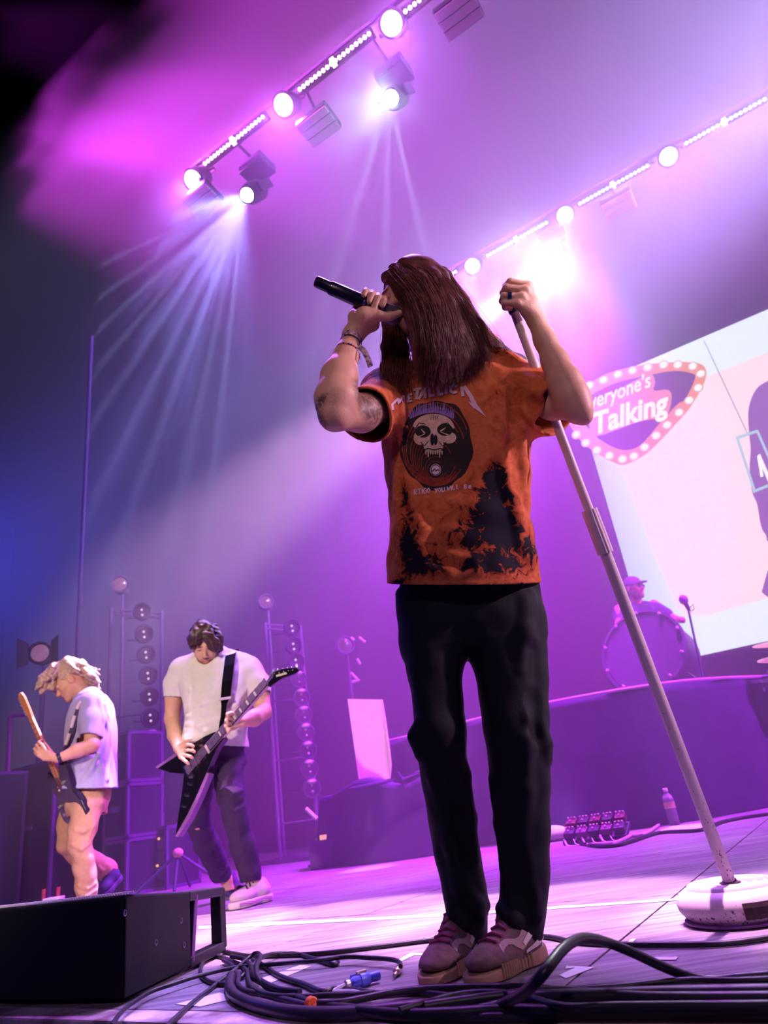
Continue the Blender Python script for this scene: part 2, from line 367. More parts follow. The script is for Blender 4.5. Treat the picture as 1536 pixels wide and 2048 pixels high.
# ================================================================ the stage
EDGE = fl(300, 2040); EDGE.z = 0
def rb(a, b, z=0): return EDGE - ROW*a + BACK*b + Vector((0, 0, z))          # a along the stage to its right, b back from its front edge
RM = Matrix((-ROW, BACK, Vector((0, 0, 1)))).transposed().to_4x4()
def RMo(p): m = RM.copy(); m.translation = p; return m
def build_shell():
    dk = mat('deck_black', srgb(74, 68, 74), .5, var=.35, vscale=6, spec=.4, bump=.12, bscale=60); nt = dk.node_tree
    tc = nt.nodes.new('ShaderNodeTexCoord'); mp = nt.nodes.new('ShaderNodeMapping'); mp.inputs['Rotation'].default_value = (0, 0, -ROWANG); mp.inputs['Scale'].default_value = (.9, 16, 1)
    n = nt.nodes.new('ShaderNodeTexNoise'); n.inputs['Scale'].default_value = 2.2; n.inputs['Detail'].default_value = 7; n.inputs['Roughness'].default_value = .6
    nt.links.new(tc.outputs['Object'], mp.inputs[0]); nt.links.new(mp.outputs[0], n.inputs[0]); rp = nt.nodes.new('ShaderNodeValToRGB'); e = rp.color_ramp.elements
    e[0].position = .36; e[0].color = srgb(92, 84, 94); e[1].position = .66; e[1].color = srgb(160, 150, 158); nt.links.new(n.outputs[0], rp.inputs[0]); nt.links.new(rp.outputs[0], nt.nodes['Principled BSDF'].inputs['Base Color'])
    mr = nt.nodes.new('ShaderNodeMapRange'); mr.inputs[3].default_value = .62; mr.inputs[4].default_value = .36; nt.links.new(n.outputs[0], mr.inputs[0]); nt.links.new(mr.outputs[0], nt.nodes['Principled BSDF'].inputs['Roughness'])
    f = B().box((0, 0, 0), (34, 15.9, .12), RMo(rb(-4, 8.02, -.075))).build('floor', dk); tag(f, 'dark painted stage floor of butted deck panels', None, None, 'structure')
    pan = None; rnd = random.Random(3)
    for i in range(-6, 7):
        for j in range(0, 8):
            c = rb(i*1.22+.3, .075+.61*2*j+.61+.0, 0)
            if pan is None:
                pan = B().box((0, 0, -.0075), (1.214, 1.214, .015), RM, .0012).build('deck_panel', dk, f); o = pan; pan.location = c; own(f, pan)
            else: o = pan.copy(); COL.objects.link(o); o.location = c+Vector((0, 0, rnd.uniform(-.0012, 0)))
    ply = mat('worn_edge', srgb(214, 196, 206), .7, var=.75, vscale=9, alt=srgb(120, 96, 110)[:3], bump=.4, bscale=40)
    t = B().box((0, 0, 0), (26, .085, .05), RMo(rb(0, .036, -.026)), .006).build('trim_1', ply); tag(t, 'pale worn strip along the front edge of the stage', None, None, 'structure')
    t = B().box((0, 0, 0), (26, .05, .9), RMo(rb(0, .04, -.51))).build('wall_front', mat('fascia_red', srgb(96, 34, 40), .8, var=.5, vscale=8)); tag(t, 'dark red fascia under the stage front', None, None, 'structure')
    velv = mat('drape_black', (.0005, .0004, .0006), 1, var=.3, vscale=3, spec=0)
    def drape(name, p0, d, nrm, L_, z0, z1, label, step=.09, amp=.015):
        n_ = int(L_/step); V = []
        for i in range(n_+1):
            q = p0+d*(i*step)+nrm*(amp*math.sin(i*.9)+amp*.4*math.sin(i*2.3+1)); V += [q+Vector((0, 0, z0)), q+Vector((0, 0, z1))]
        V += [v+nrm*.12 for v in V]; m = 2*(n_+1)
        F = [(2*i, 2*i+2, 2*i+3, 2*i+1) for i in range(n_)]+[(m+2*i, m+2*i+1, m+2*i+3, m+2*i+2) for i in range(n_)]
        o = mesh_obj(name, V, F, velv); tag(o, label, None, None, 'structure'); return o
    c = SP(1150, 1380)+BACK*1.4; c.z = 0
    drape('wall_back', c+ROW*19-BACK*0, -ROW, BACK, 27.5, 0, 9.56, 'black drape across the back of the stage')
    drape('wall_left', rb(-16.6, 0), BACK, ROW, 12.5, 0, 9.56, 'black side drape at the left of the stage')
    t = B().box((0, 0, 0), (30, 14, .2), RMo(rb(-3, 7, 9.6))).build('ceiling', mat('ceiling_black', (.0005, .0004, .0006), 1, spec=0)); tag(t, 'black stage ceiling above the lamps', None, None, 'structure')
S0 = Vector((2.84, 8.12, 0))
def SP(px, py, off=0.):
    d = ray(px, py); t = (S0-CAM).dot(BACK)/d.dot(BACK); return CAM+d*t-BACK*off
def build_screen():
    zb, zt = SP(1352, 1322).z, SP(1400, 678).z; W_ = (zt-zb)*16/9; base = S0+Vector((0, 0, zb))
    sc = empty('led_screen', base, 'huge glowing video screen with a pink panel and a marquee badge graphic', 'screen')
    em = lambda n, c, s=1.: mat(n, (0, 0, 0), .6, emit=c, estr=s*1.15, spec=.1)
    wht = em('screen_white', srgb(222, 246, 250), .95); nt = wht.node_tree; bs = nt.nodes['Principled BSDF']; tc = nt.nodes.new('ShaderNodeTexCoord'); sp = nt.nodes.new('ShaderNodeSeparateXYZ'); nt.links.new(tc.outputs['Generated'], sp.inputs[0]); rp = nt.nodes.new('ShaderNodeValToRGB'); e = rp.color_ramp.elements
    e[0].position = 0; e[0].color = srgb(176, 214, 240); e[1].position = .09; e[1].color = srgb(232, 250, 250); nt.links.new(sp.outputs[0], rp.inputs[0]); nt.links.new(rp.outputs[0], bs.inputs['Emission Color'])
    M0 = RMo(base)
    B().box((W_/2, .08, (zt-zb)/2), (W_+.06, .12, zt-zb+.06), M0).build('cabinet', mat('cabinet_black', (.01, .01, .012), .6), sc)
    B().box((W_/2, .0, (zt-zb)/2), (W_, .03, zt-zb), M0).build('display', wht, sc)
    def flat(name, pix, m, off, th=.004, parent=sc):
        pts = [SP(*p, off) for p in pix]; n = len(pts); o = B().add(pts+[p+BACK*th for p in pts], [tuple(range(n)), tuple(range(n, 2*n))[::-1]]+[(i, n+i, n+(i+1) % n, (i+1) % n) for i in range(n)]).build(name, m, sc); return o
    pk = em('screen_pink', srgb(255, 228, 220), .97)
    flat('pink_panel', smooth_path([(1232, 915), (1262, 985), (1300, 1085), (1340, 1180), (1355, 1215), (1378, 1231), (1420, 1230)], 5)+[(1480, 1213), (1700, 1150), (1980, 1080), (1980, 420), (1536, 706), (1411, 756)], pk, .022)
    bd = smooth_path([(1170, 775), (1215, 750), (1275, 734), (1340, 727), (1395, 728), (1413, 742), (1410, 765), (1395, 795), (1375, 825), (1345, 858), (1312, 893), (1285, 915), (1250, 931), (1225, 925), (1190, 905), (1160, 880), (1140, 850)], 5)
    flat('badge', bd, em('badge_orange', srgb(250, 150, 70), .85), .034)
    flat('badge_field', smooth_path([(1178, 795), (1230, 770), (1290, 755), (1350, 745), (1385, 750), (1391, 760), (1372, 800), (1355, 812), (1320, 850), (1285, 890), (1258, 902), (1232, 898), (1200, 880), (1172, 852)], 5), em('badge_violet', srgb(120, 60, 120), .5), .044)
    halo = em('letter_halo', srgb(240, 150, 110), .8); ltr = em('letter_white', srgb(248, 250, 246), 1.0)
    flat('letter_backing', smooth_path([(1172, 818), (1230, 788), (1298, 752), (1312, 766), (1310, 784), (1338, 783), (1345, 800), (1332, 836), (1280, 846), (1192, 876), (1180, 850)], 4), halo, .052)
    def txt(s, px, py, px2, py2, hgt, bold, shear=.0):
        cu = bpy.data.curves.new('lettering', 'FONT'); cu.body = s; cu.offset = bold; cu.shear = shear; cu.extrude = 0; ob = bpy.data.objects.new('tmp', cu); COL.objects.link(ob); dg = bpy.context.evaluated_depsgraph_get(); me = bpy.data.meshes.new_from_object(ob.evaluated_get(dg)); bpy.data.objects.remove(ob)
        v = np.array([p.co[:] for p in me.vertices]); w0, w1 = v[:, 0].min(), v[:, 0].max(); dx, dy = px2-px, py2-py; l = math.hypot(dx, dy); ux, uy = dx/l, dy/l
        V = [SP(px+ux*l*(x-w0)/(w1-w0)+uy*y*hgt*.25, py+uy*l*(x-w0)/(w1-w0)-ux*y*hgt, .062) for x, y, _ in v]; Fs = [tuple(p.vertices) for p in me.polygons]; n = len(V)
        o = mesh_obj('lettering', V, Fs, ltr, None, False); own(sc, o); bm = bmesh.new(); bm.from_mesh(o.data); bmesh.ops.recalc_face_normals(bm, faces=bm.faces); ex = bmesh.ops.extrude_face_region(bm, geom=bm.faces[:]); bmesh.ops.translate(bm, verts=[g for g in ex['geom'] if isinstance(g, bmesh.types.BMVert)], vec=BACK*.006); bm.to_mesh(o.data); bm.free(); return o
    txt('Everyone\u2019s', 1168, 828, 1304, 776, 44, .012, .12); txt('Talking', 1190, 872, 1340, 826, 62, .03, .1)
    bl = em('bulb_white', srgb(255, 250, 232), 1.0); fr = mat('bulb_rim', (0, 0, 0), .6, emit=srgb(240, 205, 160), estr=.8)
    for x, y in ((1181, 774), (1209, 763), (1238, 752), (1267, 744), (1297, 738), (1329, 733), (1357, 733), (1387, 736), (1403, 751), (1398, 779), (1380, 804), (1360, 828), (1336, 853), (1314, 874), (1291, 897), (1270, 915), (1247, 921), (1221, 914), (1196, 903), (1174, 888), (1155, 872)):
        c = SP(x, y, .05); r_ = px2m(7.2, c); Mx = frame(-ROW, -BACK, c); B().lathe([(r_*1.35, -.004), (r_*1.35, .002), (r_, .004)], 16, Mx).build('bulb_rim', fr, sc, True); B().lathe([(r_, 0), (r_*.95, .006), (0, .008)], 16, Mx).build('bulb', bl, sc, True)
    vio = em('figure_violet', srgb(166, 112, 188), .62)
    flat('figure_hair', smooth_path([(1545, 760), (1518, 775), (1503, 800), (1497, 830), (1499, 870), (1502, 900), (1500, 940), (1505, 985), (1515, 1010), (1522, 1050), (1532, 1070), (1560, 1085), (1760, 1030), (1760, 700), (1640, 720)], 4), vio, .03)
    flat('figure_hair', [(1536, 1142), (1531, 1160), (1524, 1185), (1536, 1195), (1560, 1190), (1560, 1140)], vio, .03)
    tl = em('frame_teal', srgb(176, 220, 216), .85)
    for q in ([(1472, 876), (1515, 862), (1517, 867), (1475, 881)], [(1472, 876), (1477, 875), (1513, 985), (1508, 988)], [(1508, 988), (1506, 983), (1600, 945), (1602, 950)], [(1512, 863), (1517, 862), (1560, 960), (1555, 962)]): flat('teal_frame', q, tl, .042)
    for q in ([(1515, 915), (1521, 910), (1545, 965), (1538, 968)], [(1515, 915), (1521, 911), (1528, 955), (1522, 957)]): flat('big_letter', q, ltr, .05)
    B().tube([SP(1409, 684, .032), SP(1497, 872, .032)], .004, 5).build('panel_seam', mat('seam_grey', srgb(150, 130, 150), .7), sc)
def cloth_wall(name, path, z0, z1f, m, amp=.025, freq=16, lean=.04, seed=0, top=.5, parent=None, step=.05):
    """a skirt of cloth hung along a path on the floor, with a top lip folded back"""
    P_ = []; pts = [Vector(p) for p in path]
    for a, b_ in zip(pts, pts[1:]):
        n = max(1, int((b_-a).length/step)); P_ += [a.lerp(b_, i/n) for i in range(n)]
    P_.append(pts[-1]); rows = 14; rng = np.random.RandomState(seed); ph = rng.uniform(0, 6.28, 6); V = []; s_ = 0
    for i, p in enumerate(P_):
        t = (P_[min(i+1, len(P_)-1)]-P_[max(i-1, 0)]).normalized(); nr = Vector((t.y, -t.x, 0)); s_ += .05; zt = z1f(p)
        for j in range(rows+2):
            k = min(j/(rows-1), 1); fold = amp*(.25+.75*(1-k))*(math.sin(s_*freq+ph[0]+1.2*math.sin(s_*2+ph[1]))+.5*math.sin(s_*freq*.37+ph[2]))
            q = p+nr*(fold+lean*(1-k))+Vector((0, 0, z0+(zt-z0)*k))
            if j >= rows: q = p-nr*(top*(j-rows+1)/2)+Vector((0, 0, zt+.004))
            V.append(q)
    R_ = rows+2; F = [(i*R_+j, (i+1)*R_+j, (i+1)*R_+j+1, i*R_+j+1) for i in range(len(P_)-1) for j in range(R_-1)]
    return mesh_obj(name, V, F, m)
def build_riser():
    clo = mat('skirt_cloth', srgb(72, 36, 96), .85, var=.25, vscale=5, spec=.25)
    fp = smooth_path([(-.62, 7.35, 0), (-.1, 6.95, 0), (.5, 6.35, 0), (1.0, 5.92, 0), (1.55, 5.72, 0), (2.1, 5.72, 0), (2.6, 5.95, 0), (3.2, 6.35, 0), (4.0, 6.6, 0)], 6)
    fp = [Vector(p) for p in fp]; r = empty('drum_riser', fp[20], 'tall rounded drum riser hidden behind a violet cloth skirt', 'riser')
    poly = [(p-BACK*.0).to_2d() for p in fp]; back = [(5.0, 7.0), (4.0, 7.3), (3.2, 7.72), (2.6, 8.02), (1.0, 8.9), (.2, 9.2)]
    sh = [Vector((p.x, p.y))+Vector((BACK.x, BACK.y))*.1 for p in fp]+[Vector(p) for p in back]
    B().prism([tuple(p) for p in sh], .02, .99).build('platform', mat('platform_black', srgb(40, 30, 46), .8), r)
    o = cloth_wall('skirt', fp, .004, lambda p: 1.0, clo, .02, 15, .05, 3, .12); own(r, o)
    o = B().tube([p+Vector((0, -.02, 1.0)) for p in fp], .014, 6).build('edge_piping', mat('edge_violet', srgb(190, 140, 196), .6), r, True)
    # a low case under a cloth, in front of the riser's left end
    c = empty('draped_case', Vector((-.45, 6.3, 0)), 'low case under a rumpled violet cloth at the left end of the riser', 'case')
    q = [Vector(p) for p in smooth_path([(-.98, 6.85, 0), (-.9, 6.52, 0), (-.62, 6.28, 0), (-.25, 6.12, 0), (.02, 6.05, 0), (.12, 6.22, 0)], 6)]
    o = cloth_wall('cloth', q, .004, lambda p: .60+.05*math.sin(p.x*9), clo, .03, 9, .07, 8, .16); own(c, o)
    B().prism([(-.86, 6.78), (-.82, 6.6), (-.5, 6.4), (-.02, 6.2), (.06, 6.3), (-.2, 6.6)], .02, .56).build('case_body', mat('case_black', srgb(36, 28, 44), .7), c)
    for pts in ([(795, 1545), (806, 1560), (838, 1548)], [(803, 1552), (815, 1600), (832, 1660)], [(700, 1578), (740, 1571), (790, 1560)]):
        o = B().tube([at(*p, 6.12)+Vector((0, -.02, 0)) for p in pts], [.012, .02, .008], 8).build('cloth_fold', clo, c, True)
    pnl = [at(695, 1398, 6.55), at(763, 1399, 6.55), at(770, 1440, 6.53), at(778, 1500, 6.48), at(781, 1530, 6.47), at(779, 1557, 6.47), at(760, 1562, 6.47), at(740, 1566, 6.47), at(719, 1571, 6.47)]
    n = len(pnl); pm = mat('pale_pink_board', srgb(240, 205, 200), .7, var=.05, vscale=6, emit=srgb(230, 160, 160), estr=.0)
    o = B().add(pnl+[p+BACK*.02 for p in pnl], [tuple(range(n)), tuple(range(n, 2*n))[::-1]]+[(i, n+i, n+(i+1) % n, (i+1) % n) for i in range(n)]).build('board', pm, None, False, loc=pnl[-1]); tag(o, 'pale pink blank board standing on the draped case', 'board')
def build_drums():
    hoop = mat('drum_hoop', srgb(70, 30, 84), .5); shell = mat('drum_shell', srgb(54, 24, 70), .5); skin = mat('drum_head', srgb(58, 32, 72), .8); chr_ = mat('drum_chrome', srgb(225, 190, 225), .2, .9)
    c = at(1287, 1303, 6.85); ax = Vector((-.62, -.72, .3)).normalized(); M_ = frame((0, 0, 1), ax, c)
    d = empty('bass_drum', Vector((c.x, c.y, 1.0)), 'big round drum with shiny lugs at the left end of the riser', 'drum')
    B().lathe([(.405, -.36), (.405, .0)], 48, M_).build('shell', shell, d, True); B().lathe([(.40, .008), (0, .012)], 48, M_, False).build('drum_head', skin, d, True)
    B().lathe([(.41, -.02), (.435, -.02), (.435, .03), (.41, .03), (.41, -.02)], 48, M_, False).build('hoop', hoop, d, True)
    for k in range(10): a = 2*math.pi*k/10; B().sph((.40*math.cos(a), .40*math.sin(a), .035), (.024, .024, .03), 10, M_).build('lug', chr_, d, True)
    for s_ in (-1, 1): B().tube([M_ @ Vector((-.25, s_*.33, -.15)), Vector((M_ @ Vector((-.25, s_*.5, -.1))).to_tuple()[:2]+(1.0,))], .012, 8).build('leg', chr_, d, True)
    cym = mat('cymbal_bronze', srgb(220, 160, 140), .3, .8)
    for (px, py, y, lb) in ((1560, 1283, 6.5, 'upper cymbal tilted on a chrome stand at the right frame edge'), (1572, 1312, 6.3, 'lower cymbal below the other at the right frame edge')):
        c = at(px, py, y); s_ = empty('cymbal', Vector((c.x, c.y, 1.0)), lb, 'cymbal', 'cymbals at the right edge'); M2 = frame((1, 0, 0), (-.06, -.25, 1), c)
        B().lathe([(.24, -.012), (.16, 0), (.05, .012), (.04, .03), (0, .036), (0, .034), (.05, .009), (.16, -.003), (.24, -.0135)], 40, M2, False).build('plate', cym, s_, True); B().tube([c, Vector((c.x+.03, c.y+.05, 1.25))], .011, 8).build('pole', chr_, s_, True)
        for k in range(3): a = 2.1*k+.4; B().tube([Vector((c.x+.03, c.y+.05, 1.27)), Vector((c.x+.03+.25*math.cos(a), c.y+.05+.2*math.sin(a), 1.0))], .009, 6).build('leg', chr_, s_, True)
    c = at(1545, 1385, 6.15); M3 = frame((1, 0, 0), (.1, -.1, 1), c); d = empty('floor_tom', Vector((c.x, c.y, 1.0)), 'small tom with chrome lugs below the cymbals', 'drum')
    B().lathe([(.17, -.2), (.17, .1)], 32, M3).build('shell', shell, d, True); B().lathe([(.165, .1), (0, .104)], 32, M3, False).build('drum_head', skin, d, True); B().lathe([(.172, .08), (.182, .08), (.182, .108), (.172, .108), (.172, .08)], 32, M3, False).build('hoop', chr_, d, True)
    for k in range(8): a = 2*math.pi*k/8; B().sph((.18*math.cos(a), .18*math.sin(a), .02), (.014, .014, .022), 8, M3).build('lug', chr_, d, True)
    for k in range(3): a = 2.1*k+1; B().tube([M3 @ Vector((.178*math.cos(a), .178*math.sin(a), 0)), Vector((c.x+.19*math.cos(a), c.y+.19*math.sin(a), 1.0))], .008, 6).build('leg', chr_, d, True)
    # vocal microphone on a thin stand on the riser
    blk = mat('stand_dark', srgb(70, 40, 90), .5); t = at(1376, 1216, 6.6); b_ = at(1409, 1372, 6.6); b_.z = 1.0; s_ = empty('microphone_stand', b_, 'thin dark microphone stand on the riser in front of the screen', 'stand')
    B().tube([t, b_+Vector((0, 0, .012))], .011, 8).build('pole', blk, s_, True); B().lathe([(.12, 0), (.12, .012), (.03, .022), (0, .022)], 28, Matrix.Translation(b_)).build('base', blk, s_, True); B().tube([t+Vector((.01, 0, -.04)), t+Vector((.05, -.01, -.02)), t+Vector((.055, -.01, .03)), t+Vector((.02, -.01, .0))], .004, 6).build('clip', blk, s_, True)
    m1 = at(1362, 1190, 6.58); a = (m1-t).normalized(); mi = empty('microphone', t, 'dark ball-headed microphone on the riser stand against the screen', 'microphone'); Mm = frame((1, 0, 0), a, t-a*.03)
    L_ = (m1-t).length; B().lathe([(.014, 0), (.017, .02), (.024, L_*.7)], 16, Mm).build('handle', blk, mi, True); B().sph((0, 0, L_*.85), (.043, .043, .05), 16, Mm).build('grille', mat('grille_violet', srgb(150, 80, 160), .5, .3), mi, True)
ORD = ['first', 'second', 'third', 'fourth', 'fifth']
def build_lights():
    hs = mat('fixture_black', srgb(30, 26, 36), .5); pnk = mat('led_lens', (0, 0, 0), .3, emit=(1, .78, 1), estr=3.2); grn = mat('beam_lens', (0, 0, 0), .3, emit=(.93, 1, .93), estr=25.)
    pipe = mat('pipe_grey', srgb(90, 80, 100), .5, .5); AIM = (-BACK*.62+Vector((0, 0, -.78))).normalized()
    rows = {'front': [567, 210], 'rear': [1130, 430]}
    for k, p in rows.items():
        c = fl(*p, ZT)+Vector((0, 0, .14)); e_ = (fl(*PARS[2 if k == 'front' else 5], ZT)-c).dot(ROW)+(.1 if k == 'front' else 1.2); t = B().tube([c+ROW*e_, c-ROW*6], .024, 8).build('light_pipe', pipe, None, True, loc=c); tag(t, f'grey pipe carrying the {k} row of stage lights', 'pipe')
    # LED battens: one built, the rest copied with every cell
    ends = [('front', (405, 330), (530, 231)), ('front', (596, 180), (741, 66)), ('front', (820, 13), (965, -98)), ('rear', (886, 557), (914, 542)), ('rear', (973, 512), (1095, 445)), ('rear', (1157, 408), (1298, 331)), ('rear', (1370, 290), (1532, 195))]
    names = ['lit LED batten lowest and leftmost in the front row', 'lit LED batten in the middle of the front row', 'lit LED batten cut by the top frame edge', 'short stretch of lit LED batten beside the singer\u2019s head', 'lit LED batten just right of the singer\u2019s head', 'lit LED batten second from the right in the rear row', 'lit LED batten rightmost in the rear row']
    L0 = .83; bat = None
    for (rw, a, b_), lb in zip(ends, names):
        pa, pb = fl(*a, ZT), fl(*b_, ZT); mid = (pa+pb)/2
        if lb.startswith('short'): mid = pb+ROW*L0/2
        if bat is None:
            bat = empty('led_batten', (0, 0, 0), lb, 'stage light', 'LED battens hung in rows'); X = -ROW; Z = AIM; Y = Z.cross(X); Mb = Matrix((X, Y, Z)).transposed().to_4x4()
            B().box((0, 0, -.06), (L0, .09, .1), Mb, .006).build('housing', hs, bat)
            cell = None
            for i in range(18):
                if cell is None: cell = B().lathe([(.017, -.012), (.0185, -.002), (.015, .006), (.008, .009), (0, .01)], 12, Mb).build('led_cell', pnk, bat, True); o = cell
                else: o = cell.copy(); COL.objects.link(o)
                o.location = X*(-L0/2+L0*(i+.5)/18)
            B().box((0, .0, -.01), (.04, .08, .03), Mb).build('clamp', pnk, bat); o = bat; o.location = mid  # clamp is given the lens glow though it is no lamp
        else: o = copy_tree(bat); o.location = mid; o['label'] = lb
        if lb.startswith('short') or 'cut by' in lb: pass
        l = bpy.data.lights.new('batten_glow', 'AREA'); l.shape = 'RECTANGLE'; l.size = .8; l.size_y = .05; l.energy = BAT_W[rw]; l.color = BAT_C[rw]; l.spread = R(50)
        lo = bpy.data.objects.new('batten_glow', l); COL.objects.link(lo); lo.location = mid+AIM*.03; lo.rotation_euler = Matrix((-ROW, AIM.cross(ROW), -AIM)).transposed().to_euler()
    nm = ['round wash light at the top edge of the frame, front row', 'round wash light between the two front row battens', 'round wash light lowest and leftmost in the front row', 'round wash light rightmost in the rear row', 'round wash light in the middle of the rear row', 'round wash light nearest the singer\u2019s head']
    can = None
    for p, lb in zip(PARS, nm):
        c = fl(*p, ZT)
        if can is None:
            can = empty('wash_light', (0, 0, 0), lb, 'stage light', 'round wash lights between the battens'); Mb = frame(-ROW, AIM, (0, 0, 0))
            B().lathe([(.05, -.26), (.1, -.24), (.112, -.1), (.118, -.02), (.118, .0), (.102, .002)], 28, Mb).build('housing', hs, can, True); B().lathe([(.103, -.004), (.08, .012), (0, .02)], 28, Mb, False).build('lens', pnk, can, True)
            B().tube([Mb @ Vector(q) for q in ((-.15, 0, -.1), (-.17, 0, -.2), (-.1, 0, -.36), (.1, 0, -.36), (.17, 0, -.2), (.15, 0, -.1))], .012, 6).build('yoke', hs, can); o = can
        else: o = copy_tree(can); o['label'] = lb
        o.location = c
    nm = ['small green-white beam light above the mid stage', 'small green-white beam light below the leftmost wash light', 'dazzling white beam light right of the singer\u2019s head']
    hd = None
    for p, lb in zip(HEADS, nm):
        c = fl(*p, ZT-.5)
        if hd is None:
            hd = empty('moving_light', (0, 0, 0), lb, 'stage light', 'moving beam lights'); Mb = frame(-ROW, AIM, (0, 0, 0))
            B().lathe([(.06, -.34), (.1, -.3), (.105, -.1), (.085, -.005), (.075, 0)], 28, Mb).build('head', hs, hd, True); B().lathe([(.072, -.002), (.05, .006), (0, .01)], 24, Mb, False).build('lens', grn, hd, True)
            for s_ in (-1, 1): B().box((s_*.13, 0, -.2), (.03, .1, .3), Mb, .008).build('yoke_arm', hs, hd)
            B().box((0, 0, .3), (.3, .24, .12), Matrix.Translation(Mb @ Vector((0, 0, -.3)))@Matrix.Rotation(ROWANG, 4, 'Z'), .01).build('base', hs, hd); top = Mb @ Vector((0, 0, -.3))+Vector((0, 0, .35)); o = hd
        else: o = copy_tree(hd); o['label'] = lb
        o.location = c; q = fl(*PARS[1 if p != HEADS[2] else 4], ZT)+Vector((0, 0, .14)); q = q+ROW*((c+top-q).dot(ROW)); B().tube([c+top-Vector((0, 0, .06)), c+top+Vector((0, 0, .04)), q], .016, 6).build('hanger', hs, o)
    bl = mat('blinder_face', srgb(214, 170, 190), .6); bg = mat('blinder_groove', srgb(120, 84, 120), .6)
    nm = ['pale flat blinder panel just under the leftmost wash light', 'dim ribbed blinder panel under the middle front batten', 'dim ribbed blinder panel at the top edge of the frame', 'faint blinder panel beside the rear row wash lights']; bd = None
    for p, lb in zip(((405, 403), (637, 254), (918, 30), (1238, 412)), nm):
        c = fl(*p, ZT-.32)
        if bd is None:
            bd = empty('blinder_panel', (0, 0, 0), lb, 'stage light', 'flat blinder panels'); X = -ROW; Z = (Vector((0, 0, -1))-BACK*.18).normalized(); Y = Z.cross(X); Mb = Matrix((X, Y, Z)).transposed().to_4x4()
            B().box((0, 0, -.04), (.34, .26, .08), Mb, .006).build('housing', hs, bd)
            for i in range(3): B().box((0, -.083+.083*i, .004), (.33, .074, .012), Mb, .003).build('face_strip', bl, bd)
            o = bd
        else: o = copy_tree(bd); o['label'] = lb
        o.location = c; q = fl(*(PARS[1] if p != (1238, 412) else PARS[4]), ZT)+Vector((0, 0, .14)); q = q+ROW*((c-q).dot(ROW)); B().tube([c+Vector((0, 0, .06)), c+Vector((0, 0, .2)), q], .014, 6).build('hanger', hs, o)
